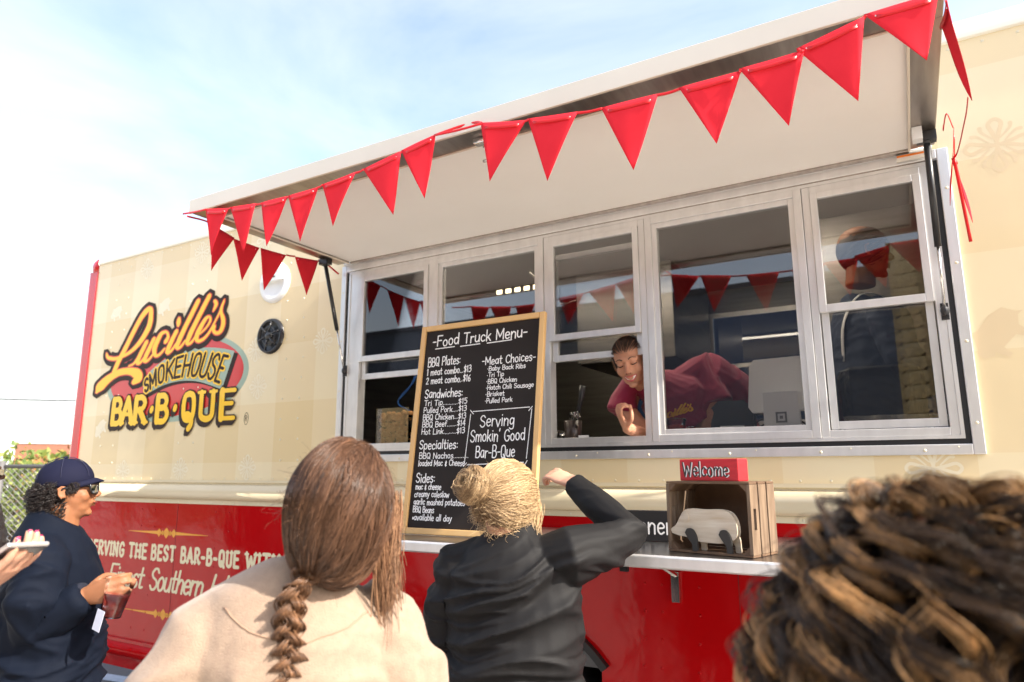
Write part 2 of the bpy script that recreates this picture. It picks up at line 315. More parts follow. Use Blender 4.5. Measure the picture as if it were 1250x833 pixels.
b.prism([(-1.62+.605*math.cos(t), .42+.605*math.sin(t)) for t in th]+[(-1.62+.575*math.cos(t), .42+.575*math.sin(t)) for t in th[::-1]], -.03, .0); b.build('wheel_arch', RUBBER)
# roof edge, corner post, the rest of the body
b = TB(); pr = [(.0, 3.147), (-.012, 3.150), (-.012, 3.165)]+[(.08-.092*math.cos(t), 3.165+.095*math.sin(t)) for t in np.linspace(.1, math.pi/2, 8)]+[(.12, 3.26), (.12, 3.147)]
b.prism(pr, X0+.015, X1, 'x'); b.build('roof_edge', WHITEC, smooth=False, bevel=.004)
b = TB(); b.box(X0, X1, .12, 2.4, 3.2, 3.262); b.build('roof', WHITEC)
b = TB(); pr = [(X0, 0), (X0, -.008)]+[(X0-.08-.09*math.sin(t), .085-.095*math.cos(t)) for t in np.linspace(.1, math.pi/2, 8)]+[(X0-.17, .5), (X0, .5)]
b.prism(pr, .40, 3.10, 'z'); b.build('corner_post', REDC, bevel=.003)
b = TB(); b.ell((X0-.06, .11, 3.15), (.11, .12, .10)); b.build('corner_cap', REDC, smooth=True)
b = TB(); b.box(X0-.17, X0, .5, 2.4, .40, 3.2); b.build('front_wall', REDC)
b = TB(); b.box(X1-.05, X1, .05, 2.4, .4, 3.2); b.build('rear_wall', WHITEC)
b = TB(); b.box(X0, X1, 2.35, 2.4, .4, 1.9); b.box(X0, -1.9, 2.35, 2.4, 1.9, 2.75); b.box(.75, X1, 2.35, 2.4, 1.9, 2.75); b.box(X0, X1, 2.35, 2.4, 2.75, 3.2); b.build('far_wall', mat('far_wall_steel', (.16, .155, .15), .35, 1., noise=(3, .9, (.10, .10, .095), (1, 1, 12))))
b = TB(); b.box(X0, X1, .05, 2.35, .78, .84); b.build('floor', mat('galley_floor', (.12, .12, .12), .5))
b = TB(); b.box(X0+.02, X1-.05, .05, 2.35, 2.93, 2.96); b.build('ceiling', mat('galley_ceiling', (.36, .35, .34), .4, noise=(4, 1., (.30, .29, .28))))
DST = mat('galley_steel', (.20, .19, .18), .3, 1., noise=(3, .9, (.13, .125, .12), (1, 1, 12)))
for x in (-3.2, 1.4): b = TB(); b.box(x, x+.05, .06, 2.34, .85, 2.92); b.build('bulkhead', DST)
b = TB(); b.box(X0+.05, X1-.1, .3, 2.3, .42, .77); b.build('underframe', RUBBER)
# far windows with smoked panes
f = TB()
for x0 in (-1.9, -1.24, -.58, .08): frame(x0, x0+.66, 1.9, 2.75, .035, 2.33, 2.345, f); f.box(x0+.035, x0+.625, 2.332, 2.345, 2.33, 2.36)
fw = f.build('far_window_frame', ALUW)
for x0 in (-1.9, -1.24, -.58, .08): b = TB(); b.box(x0+.036, x0+.624, 2.336, 2.341, 1.936, 2.714); b.build('far_window_pane', SMOKE, fw)
# extractor hood and pipes behind the second window
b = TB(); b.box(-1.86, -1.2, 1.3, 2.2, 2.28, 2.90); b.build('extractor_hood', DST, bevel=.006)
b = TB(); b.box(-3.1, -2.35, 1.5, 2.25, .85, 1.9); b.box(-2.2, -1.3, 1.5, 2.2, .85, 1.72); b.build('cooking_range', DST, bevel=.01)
b = TB(); b.box(.5, 1.35, .9, 2.2, .85, 2.4); b.build('refrigerator', STEEL, bevel=.01)
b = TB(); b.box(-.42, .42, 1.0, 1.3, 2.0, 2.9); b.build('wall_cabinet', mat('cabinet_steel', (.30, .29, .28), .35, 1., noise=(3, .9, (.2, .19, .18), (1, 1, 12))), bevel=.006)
pm = mat('chrome_pipe', (.75, .74, .72), .15, 1.)
b = TB(); b.tube(crom([(-1.98, .6, 2.05), (-1.98, .6, 2.28), (-1.95, .6, 2.33), (-1.82, .6, 2.335), (-1.79, .6, 2.30), (-1.79, .6, 2.02)], 5), .013, 10); b.ell((-1.80, .6, 2.335), (.026, .024, .024)); b.build('pipe', pm, smooth=True)
b = TB(); b.tube(crom([(-1.78, .5, 2.70), (-1.70, .5, 2.62), (-1.66, .5, 2.53), (-1.58, .5, 2.49), (-1.50, .5, 2.50)], 6), .006, 6); b.build('flexible_hose', mat('hose_grey', (.16, .15, .14), .5), smooth=True)
for k in range(5):
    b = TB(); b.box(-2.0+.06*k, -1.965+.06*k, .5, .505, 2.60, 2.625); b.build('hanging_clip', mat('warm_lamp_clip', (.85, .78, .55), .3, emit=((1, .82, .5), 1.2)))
b = TB(); b.box(-2.5, .9, .34, .42, 2.905, 2.928); LB = b.build('added_light_housing', WHITEP)
b = TB(); b.box(-2.48, -.20, .355, .405, 2.893, 2.904); b.build('added_light_tube', mat('added_fill_glow', (.9, .88, .8), .4, emit=((1, .88, .70), 13.0)), LB)  # glowing strip added out of sight above the header to brighten the galley
# inside sill counter
b = TB(); b.box(-2.69, .205, .052, .46, 1.66, 1.692); b.build('inner_counter', STEEL, bevel=.004)

# window opening: flat trim, rubber gap, header
b = TB(); frame(-2.722, .217, 1.645, 2.745, .036, -.013, 0, b); b.build('opening_trim', ALUW, bevel=.003)
b = TB(); frame(-2.686, .181, 1.681, 2.745, .02, -.004, .01, b, wb=.018); b.build('opening_gasket', RUBBER)
b = TB(); b.box(-2.686, .181, -.010, .03, 2.703, 2.745); b.build('window_header', CHAN)
b = TB(); frame(-2.664, .163, 1.699, 2.703, .012, -.012, .05, b); b.box(-2.652, -2.60, -.008, .05, 1.711, 2.691)
b.build('window_surround', ALUW)
GV = lambda x0, x1, z0, z1, y: TB().box(x0, x1, y, y+.004, z0, z1)
def sliding(x0, x1, raised):
    fr = TB(); frame(x0, x1, 1.711, 2.691, .028, -.010, .048, fr); F = fr.build('window_frame', ALUW, bevel=.002)
    a0, a1 = x0+.029, x1-.029
    s = TB(); frame(a0, a1, 2.182, 2.662, .026, -.018, .004, s, wb=.03); S = s.build('upper_sash', ALUW, F, bevel=.002)
    GV(a0+.02, a1-.02, 2.205, 2.64, -.006).build('pane', GLASS, F)
    if raised: z0, z1 = 2.088, 2.60
    else: z0, z1 = 1.742, 2.212
    s = TB(); frame(a0+.003, a1-.003, z0, z1, .026, .010, .032, s, wb=.03); s.build('lower_sash', ALUW, F, bevel=.002)
    GV(a0+.02, a1-.02, z0+.02, z1-.02, .020).build('pane', GLASS, F)
def fixed(x0, x1):
    fr = TB(); frame(x0, x1, 1.711, 2.691, .03, -.014, .048, fr); frame(x0+.03, x1-.03, 1.741, 2.661, .022, -.004, .03, fr); F = fr.build('window_frame', ALUW, bevel=.002)
    GV(x0+.045, x1-.045, 1.756, 2.646, .008).build('pane', GLASS, F)
sliding(-2.60, -2.079, True); fixed(-2.077, -1.431); sliding(-1.429, -.931, True); fixed(-.929, -.283); sliding(-.281, .151, False)

# awning
A = TB(); A.box(-2.72, .178, -.975, -.02, 2.785, 2.80); AW = A.build('awning_top', ALUW)
A = TB(); A.box(-2.635, .098, -.875, -.03, 2.753, 2.783); A.build('awning_panel', WHITEP, AW)
A = TB(); A.box(-2.72, .178, -.975, -.875, 2.745, 2.784); A.box(-2.72, -2.635, -.875, -.05, 2.745, 2.784); A.box(.098, .178, -.875, -.05, 2.745, 2.784); A.box(-2.635, .098, -.045, -.02, 2.743, 2.784); A.build('awning_channel', CHAN, AW, bevel=.003)
A = TB(); A.box(-2.725, .183, -.987, -.976, 2.742, 2.806); A.box(-2.635, .098, -.881, -.874, 2.738, 2.745); A.box(-2.640, -2.632, -.875, -.05, 2.738, 2.745); A.box(.094, .102, -.875, -.05, 2.738, 2.745); A.build('awning_lip', mat('awning_trim', (.84, .76, .64), .45, .35, noise=(2, 1., (.74, .66, .55))), AW, bevel=.002)
A = TB(); A.tube([(-2.70, -.012, 2.757), (.17, -.012, 2.757)], .013, 10); A.build('awning_hinge', ALUW, AW, smooth=True)
A = TB(); A.box(-1.23, -1.13, -.93, -.90, 2.725, 2.744); A.tube([(-1.20, -.90, 2.72), (-1.20, -.83, 2.705)], .008, 8); A.tube([(-1.20, -.83, 2.705), (-1.25, -.83, 2.705)], .006, 8); A.ell((-1.15, -.9, 2.72), (.018, .018, .018)); A.build('awning_latch', pm, AW, smooth=True)
def strut(x, s):
    a, bb = V(x, -.17, 2.715), V(x+.03*s, -.022, 2.14)
    q = a+(bb-a)*.62
    o = TB(); o.tube([a, q], .011, 10); S = o.build('gas_strut', BLACKP, smooth=True)
    o = TB(); o.tube([q, bb], .005, 8); o.build('strut_rod', pm, S, smooth=True)
    o = TB(); o.ell(bb, (.014, .014, .02)); o.box(bb[0]-.012, bb[0]+.012, -.014, 0, bb[2]-.03, bb[2]+.03); o.build('strut_mount', BLACKP, S)
    o = TB(); o.ell(a, (.014, .014, .014)); o.box(a[0]-.03, a[0]+.03, a[1]-.02, a[1]+.02, 2.712, 2.744); o.build('strut_mount', BLACKP, S)
strut(-2.695, 1); strut(.148, 0)
b = TB(); b.box(.055, .145, -.03, -.021, 2.716, 2.738); b.build('warning_label', mat('label_white', (.75, .7, .62), .5))
b = TB(); b.box(.057, .143, -.033, -.0305, 2.730, 2.737); b.build('warning_stripe', mat('label_orange', (.8, .2, .02), .5))
b = TB(); b.box(.105, .135, -.24, -.20, 2.70, 2.744); b.build('awning_hook_plate', mat('hook_white', (.75, .75, .74), .4))

rx = rotx(math.pi/2)
# rivets (too small to pick apart singly)
b = TB()
def rivet(x, z, y=0., r=.007):
    b.ell((x, y, z), (r, r*.45, r), 6, 4)
for k, x in enumerate(np.arange(X0+.05, 1.9, .105)):
    rivet(x, 1.555, 0, .005); rivet(x, 1.412, -.004, .005)
    if not -2.74 < x < .23: rivet(x, 3.125, 0, .006)
for x in (-4.98, -4.83, -4.10, -3.95, -3.16, -3.02, .62, .78, 1.4, 1.55):
    for z in np.arange(1.66, 3.08, .118): rivet(x+.01*math.sin(z*9), z)
rv = b.build('rivet', mat('rivet_cream', (.78, .70, .52), .3, coat=.4), smooth=True, kind='stuff')
b = TB()
for x in (-4.42, -4.28, -3.68, -3.56, -2.86, -2.76, -1.0, -.93, -.78, -.30, -.18, .3, .42):
    for z in np.arange(.62, 1.38, .105): rivet(x+.01*math.sin(z*7), z, 0, .006)
b.build('rivet', REDP, smooth=True, kind='stuff')
b = TB()
for z in np.arange(1.6, 3.1, .07): rivet(X0+.012, z, 0, .004)
for x in np.arange(-2.60, .15, .33): rivet(x, 1.660, -.013, .006); rivet(x+.1, 1.671, -.013, .003)
for z in np.arange(1.75, 2.7, .28): rivet(.200, z, -.013, .006); rivet(-2.706, z, -.013, .005)
for x in (-5.1, -4.9): rivet(x, 2.99, 0, .006)
b.build('rivet', MATS['rivet_cream'], smooth=True, kind='stuff')
for x in (-4.05, -.62, .9): b = TB(); b.box(x, x+.0022, -.0012, 0, .55, 1.40); b.build('panel_seam', mat('seam_dark_red', (.14, .004, .006), .5))
b = TB(); b.lathe([(0, -.001), (.015, -.001), (.02, -.003), (.02, 0)], M=rotx(math.pi/2)); b.v[-1] += V(-5.07, 0, 2.965); b.build('marker_hole', RUBBER)

# round vent and loudspeaker
b = TB(); b.lathe([(.0, .008), (.085, .008), (.09, .018), (.108, .022), (.128, .010), (.130, 0)], (-3.285, 0, 2.735), 40, rx); VT = b.build('round_vent', mat('vent_white', (.86, .86, .84), .35), smooth=True)
b = TB(); b.prism([(-3.285+.084*math.cos(t), 2.742+.084*math.sin(t)) for t in np.linspace(0, math.pi, 18)], -.040, -.008); b.build('vent_hood', MATS['vent_white'], VT, bevel=.006)
b = TB(); b.box(-3.30, -3.245, -.045, -.040, 2.757, 2.763); b.build('vent_slot', RUBBER, VT)
SC = V(-3.29, 0, 2.40)
b = TB(); b.lathe([(.086, .004), (.090, .022), (.104, .020), (.110, 0)], SC, 36, rx); b.lathe([(.0, .012), (.02, .014), (.024, .006), (.06, -.0), (.086, .006)], SC, 36, rx); SP = b.build('loudspeaker', BLACKP, smooth=True)
for k in range(6):
    a = k*math.pi/3+.3; b = TB(); d = V(math.cos(a), 0, math.sin(a)); b.tube([SC+d*.025+V(0, -.03, 0), SC+d*.088+V(0, -.024, 0)], .006, 6); b.build('speaker_spoke', BLACKP, SP, smooth=True)
b = TB(); b.lathe([(.048, .024), (.054, .028), (.060, .024)], SC, 30, rx); b.lathe([(0, .036), (.02, .034), (.026, .02)], SC, 20, rx); b.build('speaker_ring', BLACKP, SP, smooth=True)

# printed flower and pig motifs of the wrap
def flower(cx, cz, r, m):
    S = []
    for k in range(4):
        a = k*math.pi/2; d = V(math.cos(a), math.sin(a)); n = V(-d[1], d[0])
        P = [V(cx, cz)+d*r*t+n*r*s for t, s in ((.12, 0), (.45, .09), (.8, .19), (.97, .0), (.8, -.19), (.45, -.09), (.12, 0))]
        S.append(ribbon2(crom(P, 4), r*.13))
        for sg in (-1, 1):
            P = [V(cx, cz)+(d+sg*n*.5)*r*.25, V(cx, cz)+(d+sg*n*.75)*r*.55, V(cx, cz)+(d*1.05+sg*n*.66)*r*.68]
            S.append(ribbon2(crom(P, 4), np.linspace(r*.05, r*.14, 9)))
    S.append(ribbon2(np.array([[cx-.001, cz], [cx+.001, cz]]), r*.2))
    o = lay(S, wall(0), .0005); o.__class__ = TB; return o.build('flower_motif', m)
for i, (x, z) in enumerate([(-4.68, 1.60), (-4.06, 1.61), (-3.43, 1.62), (-4.63, 3.03), (-4.02, 3.05), (-3.40, 3.03), (-3.38, 2.10), (-3.42, 2.33), (-2.86, 2.33)]): flower(x, z, .075, MOT)
flower(.365, 2.72, .10, MOTD); flower(.06, 1.60, .085, MOT); flower(.95, 2.72, .10, MOTD)
def pig_outline(cx, cz, s, flip=1):
    P = [(0, .1), (.12, .0), (.18, .03), (.22, -.18), (.30, -.18), (.32, -.02), (.6, -.04), (.66, -.22), (.74, -.22), (.76, .02), (.9, .12), (1., .10), (.93, .18), (.88, .38), (.66, .46), (.35, .44), (.26, .50), (.20, .40), (.08, .26), (0, .2)]
    return [(cx+flip*(p[0]-.5)*s, cz+(p[1]-.15)*s) for p in P]
for x, z, s, a in ((.30, 2.05, .20, .9), (-4.38, 2.72, .16, .5), (-5.0, 1.90, .16, .7), (-4.95, 2.74, .15, .3), (.98, 2.05, .2, .4)):
    q = np.array(pig_outline(0, 0, s)); q = q@np.array([[math.cos(a), math.sin(a)], [-math.sin(a), math.cos(a)]]); q += V(x, z)
    b = TB(); b.add(np.c_[q[:, 0], np.full(len(q), -.0004), q[:, 1]], [tuple(range(len(q)))]); b.build('pig_motif', MOT if z < 2.0 or x < -1 else MOTD)
LUC=[[-5027,2445,-5012,2446,-5026,2437,-5004,2438,-5025,2428,-4998,2430,-5019,2417,-4992,2425,-5005,2406,-4986,2422,-4984,2398,-4974,2419,-4960,2393,-4956,2415,-4934,2389,-4936,2411,-4909,2387,-4916,2409,-4886,2387,-4897,2409,-4862,2390,-4876,2410,-4839,2393,-4854,2412,-4816,2398,-4831,2416,-4790,2403,-4807,2421,-4763,2409,-4781,2427,-4736,2416,-4756,2434,-4710,2424,-4733,2443,-4685,2435,-4712,2453,-4662,2446,-4692,2465,-4640,2459,-4672,2478,-4619,2472,-4654,2492,-4600,2486,-4637,2506,-4581,2501,-4622,2521,-4565,2517,-4607,2536,-4550,2533,-4594,2552,-4536,2549,-4581,2568,-4523,2565,-4570,2584,-4512,2583,-4560,2599,-4504,2601,-4553,2615,-4500,2620,-4549,2631,-4498,2639,-4547,2648,-4499,2658,-4546,2666,-4501,2674,-4546,2681,-4502,2689,-4547,2696,-4505,2704,-4548,2709,-4509,2718,-4549,2718,-4523,2733,-4548,2717,-4550,2741,-4538,2714,-4569,2739,-4541,2712,-4585,2733,-4550,2707,-4601,2726,-4562,2700,-4616,2716,-4575,2692,-4631,2703,-4591,2681,-4647,2689,-4607,2668,-4662,2673,-4623,2654,-4678,2654,-4638,2637,-4694,2634,-4654,2617,-4710,2613,-4670,2597,-4726,2592,-4685,2576,-4741,2572,-4700,2556,-4755,2552,-4715,2536,-4770,2531,-4729,2516,-4783,2512,-4743,2497,-4796,2494,-4755,2479,-4809,2478,-4767,2462,-4821,2461,-4778,2446,-4832,2446,-4790,2430,-4844,2431,-4801,2415,-4855,2417,-4813,2401,-4866,2403,-4823,2387,-4877,2389,-4834,2373,-4887,2373,-4844,2359,-4896,2358,-4853,2344,-4905,2343,-4862,2329,-4912,2330,-4870,2317,-4918,2319,-4875,2307,-4922,2311,-4879,2299,-4926,2303,-4882,2291,-4929,2295,-4886,2283],[-5079,2164,-5108,2176,-5063,2169,-5109,2186,-5048,2172,-5110,2197,-5034,2176,-5109,2208,-5021,2181,-5102,2220,-5008,2189,-5090,2231,-4994,2199,-5073,2241,-4980,2209,-5054,2251,-4966,2218,-5035,2261,-4952,2227,-5015,2269,-4936,2235,-4994,2277,-4920,2243,-4972,2284,-4902,2250,-4951,2290,-4883,2257,-4928,2297,-4863,2263,-4905,2303,-4843,2268,-4881,2309,-4824,2271,-4855,2313,-4803,2273,-4829,2316,-4781,2274,-4802,2318,-4760,2274,-4776,2318,-4740,2273,-4751,2318,-4723,2271,-4728,2318,-4708,2268,-4706,2316,-4694,2264,-4685,2314,-4683,2260,-4665,2311,-4673,2255,-4645,2308,-4668,2250,-4624,2305,-4668,2247,-4600,2297,-4671,2247,-4579,2285,-4670,2247,-4564,2270,-4665,2246,-4557,2255,-4660,2245,-4555,2238,-4654,2247,-4562,2221,-4649,2246,-4579,2209,-4652,2239,-4598,2203,-4660,2230,-4616,2200,-4668,2221,-4631,2197],[-4724,2325,-4731,2333,-4710,2328,-4717,2337,-4695,2330,-4703,2340,-4680,2334,-4691,2343,-4665,2339,-4679,2348,-4650,2348,-4667,2357,-4637,2359,-4656,2368,-4623,2371,-4644,2381,-4610,2382,-4632,2392],[-4562,2491,-4529,2479,-4573,2477,-4539,2464,-4585,2462,-4549,2448,-4596,2447,-4559,2433,-4606,2433,-4569,2419,-4616,2419,-4578,2405,-4626,2405,-4587,2391,-4635,2392,-4595,2378,-4642,2379,-4601,2367,-4646,2368,-4606,2357,-4649,2357,-4610,2348,-4648,2346,-4612,2343,-4637,2333,-4618,2347,-4616,2330,-4624,2348,-4601,2333,-4615,2349,-4587,2339,-4603,2351,-4573,2348,-4590,2357,-4560,2359,-4577,2367,-4547,2374,-4563,2381,-4534,2389,-4549,2396,-4520,2404,-4535,2410],[-4480,2505,-4447,2493,-4490,2490,-4457,2478,-4501,2475,-4466,2463,-4511,2461,-4475,2447,-4521,2446,-4484,2432,-4532,2431,-4494,2417,-4543,2415,-4504,2401,-4553,2400,-4514,2386,-4560,2387,-4521,2374,-4565,2375,-4526,2364,-4568,2365,-4530,2357,-4567,2355,-4532,2353,-4557,2343,-4537,2356,-4537,2339,-4542,2357,-4522,2341,-4534,2357,-4508,2345,-4522,2359,-4496,2351,-4510,2362,-4484,2359,-4499,2367,-4473,2368,-4488,2376,-4463,2378,-4476,2385,-4452,2387,-4464,2394],[-4311,2460,-4344,2474,-4305,2468,-4336,2482,-4299,2477,-4327,2489,-4294,2486,-4321,2496,-4291,2497,-4318,2501,-4294,2508,-4319,2509,-4299,2519,-4322,2517,-4308,2530,-4327,2524,-4321,2539,-4331,2527,-4338,2544,-4337,2528,-4356,2545,-4347,2528,-4375,2544,-4358,2525,-4393,2538,-4367,2521,-4408,2528,-4376,2512,-4421,2515,-4384,2500,-4433,2501,-4393,2486,-4443,2488,-4401,2472,-4452,2475,-4409,2459,-4461,2461,-4416,2446,-4467,2446,-4421,2434,-4471,2432,-4424,2423,-4470,2417,-4424,2412,-4465,2402,-4423,2401,-4457,2388,-4420,2393,-4445,2376,-4419,2389,-4426,2369,-4419,2388,-4407,2368,-4414,2386,-4392,2371,-4404,2386,-4378,2376,-4393,2388,-4365,2384,-4380,2394,-4351,2394,-4366,2403,-4338,2406,-4352,2413,-4325,2417,-4337,2423],[-4235,2534,-4202,2521,-4245,2520,-4212,2506,-4256,2506,-4222,2492,-4267,2491,-4232,2477,-4277,2477,-4241,2463,-4288,2462,-4250,2447,-4298,2446,-4259,2432,-4307,2431,-4268,2418,-4313,2418,-4274,2406,-4317,2407,-4279,2396,-4319,2397,-4283,2389,-4317,2387,-4285,2387,-4297,2375,-4298,2393,-4281,2377,-4295,2393,-4266,2383,-4283,2397,-4252,2391,-4268,2402,-4239,2400,-4255,2409,-4229,2409,-4244,2417,-4220,2420,-4235,2427,-4212,2431,-4226,2437,-4204,2442,-4216,2447],[-4217,2613,-4185,2606,-4219,2608,-4184,2600,-4221,2603,-4184,2595,-4223,2598,-4183,2590,-4224,2594,-4183,2585,-4224,2589,-4185,2581,-4223,2585,-4186,2577,-4222,2580,-4188,2573,-4221,2576,-4190,2569],[-4029,2720,-3996,2706,-4042,2702,-4008,2687,-4055,2684,-4020,2668,-4068,2665,-4033,2649,-4082,2645,-4046,2630,-4097,2624,-4060,2609,-4113,2602,-4076,2587,-4128,2580,-4092,2565,-4143,2558,-4107,2543,-4159,2535,-4121,2520,-4175,2511,-4136,2496,-4190,2489,-4150,2474,-4201,2469,-4161,2455,-4210,2452,-4170,2439,-4216,2437,-4178,2425,-4219,2423,-4183,2415,-4216,2410,-4185,2413,-4195,2399,-4193,2417,-4177,2400,-4188,2417,-4163,2405,-4176,2418,-4150,2411,-4164,2422,-4139,2419,-4153,2428,-4128,2430,-4142,2437,-4117,2441,-4130,2448,-4106,2452,-4118,2458],[-3917,2740,-3885,2725,-3931,2721,-3898,2706,-3945,2703,-3911,2688,-3958,2685,-3924,2669,-3973,2666,-3937,2650,-3987,2645,-3952,2629,-4003,2623,-3967,2608,-4018,2601,-3982,2586,-4033,2579,-3997,2564,-4049,2557,-4012,2541,-4065,2534,-4028,2518,-4081,2512,-4042,2496,-4093,2492,-4053,2477,-4101,2474,-4063,2461,-4108,2457,-4072,2446,-4111,2443,-4077,2435,-4108,2429,-4079,2431,-4088,2418,-4086,2435,-4070,2419,-4081,2435,-4056,2423,-4069,2437,-4043,2429,-4057,2440,-4033,2437,-4047,2446,-4023,2448,-4037,2455,-4014,2458,-4027,2465,-4004,2469,-4016,2475],[-3965,2481,-3972,2487,-3949,2489,-3957,2496,-3932,2497,-3941,2504,-3916,2506,-3927,2513,-3902,2515,-3914,2522,-3890,2526,-3903,2533,-3878,2537,-3893,2544,-3869,2549,-3885,2556,-3863,2559,-3881,2565,-3862,2569,-3880,2572,-3864,2579,-3881,2579,-3869,2587,-3884,2583,-3878,2594,-3886,2585,-3890,2598,-3888,2584,-3903,2598,-3892,2583,-3916,2595,-3899,2580,-3929,2589,-3906,2575,-3943,2578,-3916,2564,-3957,2564,-3928,2550,-3971,2549,-3940,2534,-3984,2534,-3950,2519,-3995,2520,-3959,2505,-4005,2506,-3968,2492,-4013,2492,-3975,2479,-4018,2479,-3979,2469,-4019,2466,-3980,2460,-4016,2454,-3980,2453,-4010,2442,-3979,2448,-3996,2432,-3980,2448,-3979,2427,-3978,2447,-3962,2427,-3970,2446,-3946,2430,-3958,2447,-3931,2434,-3946,2449,-3917,2440,-3933,2454,-3903,2449,-3919,2460,-3889,2459,-3905,2469,-3875,2471,-3891,2479,-3862,2485,-3878,2492,-3850,2501,-3864,2507,-3838,2518,-3851,2524,-3825,2535,-3838,2541,-3813,2553,-3825,2558,-3800,2571,-3812,2577,-3787,2590,-3799,2595,-3776,2608,-3788,2613,-3766,2625,-3778,2630,-3758,2642,-3769,2646,-3750,2659,-3761,2663,-3743,2676,-3752,2680],[-3852,2685,-3823,2691,-3847,2679,-3820,2686,-3843,2675,-3815,2680,-3841,2672,-3810,2671,-3840,2669,-3810,2661,-3841,2661,-3816,2651,-3845,2650,-3825,2641,-3850,2638,-3835,2631,-3854,2626,-3845,2622],[-3751,2687,-3743,2684,-3757,2678,-3747,2674,-3763,2669,-3750,2664,-3769,2660,-3754,2654,-3774,2650,-3756,2645,-3778,2641,-3758,2635,-3782,2632,-3759,2626,-3784,2621,-3759,2617,-3783,2610,-3757,2608,-3779,2597,-3752,2598,-3773,2584,-3744,2587,-3767,2571,-3735,2574,-3763,2561,-3729,2561,-3760,2550,-3725,2548,-3759,2540,-3723,2535,-3759,2529,-3723,2523,-3760,2520,-3725,2511,-3763,2510,-3730,2499,-3767,2499,-3736,2487,-3773,2490,-3745,2476,-3778,2484,-3755,2468,-3784,2482,-3769,2463,-3792,2481,-3784,2461,-3800,2482,-3800,2462,-3805,2483,-3815,2466,-3808,2485,-3828,2473,-3813,2489,-3838,2481,-3818,2495,-3845,2490,-3820,2499,-3850,2499,-3820,2501,-3851,2508,-3819,2504,-3848,2515,-3817,2508,-3844,2519,-3814,2513,-3841,2523]]
BAN_T=[[-4.55, 2.211], [-4.469, 2.278], [-4.336, 2.339], [-4.181, 2.375], [-4.029, 2.391], [-3.879, 2.386], [-3.732, 2.366], [-3.615, 2.339]]
BAN_B=[[-4.52, 2.109], [-4.436, 2.134], [-4.321, 2.166], [-4.196, 2.182], [-4.073, 2.183], [-3.951, 2.169], [-3.83, 2.139], [-3.71, 2.102]]
BAR_C=[[-4.883, 1.922], [-3.552, 1.908], [-3.557, 2.104], [-4.881, 2.11]]
# ------------------------------------------------------------------ logo on the side
def strips_build(S, name, m, parent=None, y=0., d0=.0006):
    o = lay(S, wall(y), d0); o.__class__ = TB; return o.build(name, m, parent)
def grow(L, R, e, dx=0., dz=0.):
    c = (L+R)/2; w = np.linalg.norm(L-R, axis=1); T = np.gradient(c, axis=0); T /= np.linalg.norm(T, axis=1)[:, None]+1e-9
    n = (L-R)/(w[:, None]+1e-6); a = c+n*(w[:, None]/2+e); q = c-n*(w[:, None]/2+e)
    a = np.vstack([c[0]-T[0]*(w[0]/2+e)*.8+n[0]*(w[0]/2+e)*.5, a, c[-1]+T[-1]*(w[-1]/2+e)*.8+n[-1]*(w[-1]/2+e)*.5])
    q = np.vstack([c[0]-T[0]*(w[0]/2+e)*.8-n[0]*(w[0]/2+e)*.5, q, c[-1]+T[-1]*(w[-1]/2+e)*.8-n[-1]*(w[-1]/2+e)*.5])
    return a+V(dx, dz), q+V(dx, dz)
lu = []
for s in LUC:
    q = np.array(s, float).reshape(-1, 4)/1000; lu.append((q[:, :2], q[:, 2:]))
def disc(cx, cz, rx_, rz_, y, name, m):
    b = TB(); th = np.linspace(0, 2*math.pi, 61)[:-1]; b.add(np.c_[cx+rx_*np.cos(th), np.full(60, y), cz+rz_*np.sin(th)], [tuple(range(60))]); return b.build(name, m)
LG = disc(-4.225, 2.215, .752, .297, -.0006, 'logo_oval_rim', GRN)
disc(-4.225, 2.218, .705, .262, -.0012, 'logo_oval', LRED)
def poly(P, y, name, m, d=(0, 0)):
    b = TB(); b.add([(p[0]+d[0], y, p[1]+d[1]) for p in P], [tuple(range(len(P)))]); return b.build(name, m)
BT, BB = crom(BAN_T, 4), crom(BAN_B, 4)
quadstrip = lambda A_, B_: [(np.array(A_), np.array(B_))]
strips_build([(BT+V(.035, -.018), BB+V(.035, -.018))], 'logo_banner_shadow', DBR, d0=.0018)
strips_build([(BT, BB)], 'logo_banner', GRN, d0=.0023)
strips_build([grow(L, R, .040) for L, R in lu]+[grow(L, R, .034, .006, -.012) for L, R in lu], 'logo_script_backing', DBR, d0=.0030)
strips_build([grow(L, R, .009) for L, R in lu], 'logo_script_outline', ORG, d0=.0040)
strips_build([grow(L, R, .0) for L, R in lu], 'logo_script', YEL, d0=.0048)
def banner(u, v):
    k = (len(BT)-1)*np.clip(u, 0, 1); i = np.minimum(k.astype(int), len(BT)-2); f = (k-i)[:, None]
    t = BT[i]*(1-f)+BT[i+1]*f; bb = BB[i]*(1-f)+BB[i+1]*f; return bb+(t-bb)*v[:, None]
smk, smo = [], []
cells = [('S', .03, .105), ('M', .125, .215), ('O', .235, .305), ('K', .325, .405), ('E', .42, .49), ('H', .51, .59), ('O', .61, .69), ('U', .705, .79), ('S', .80, .875), ('E', .893, .955)]
for ch, a, c in cells:
    w, S = strokes(ch)
    for s in S:
        segs = [s] if len(s) > 6 else [np.array([p, q]) for p, q in zip(s[:-1], s[1:])]
        for g in segs:
            P = banner(a+(c-a)*g[:, 0]/w, .15+.68*g[:, 1]); smk.append(ribbon2(P, .020)); smo.append(ribbon2(P, .042))
strips_build(smo, 'logo_banner_lettering_outline', YEL, d0=.0052); strips_build(smk, 'logo_banner_lettering', DBR, d0=.0058)
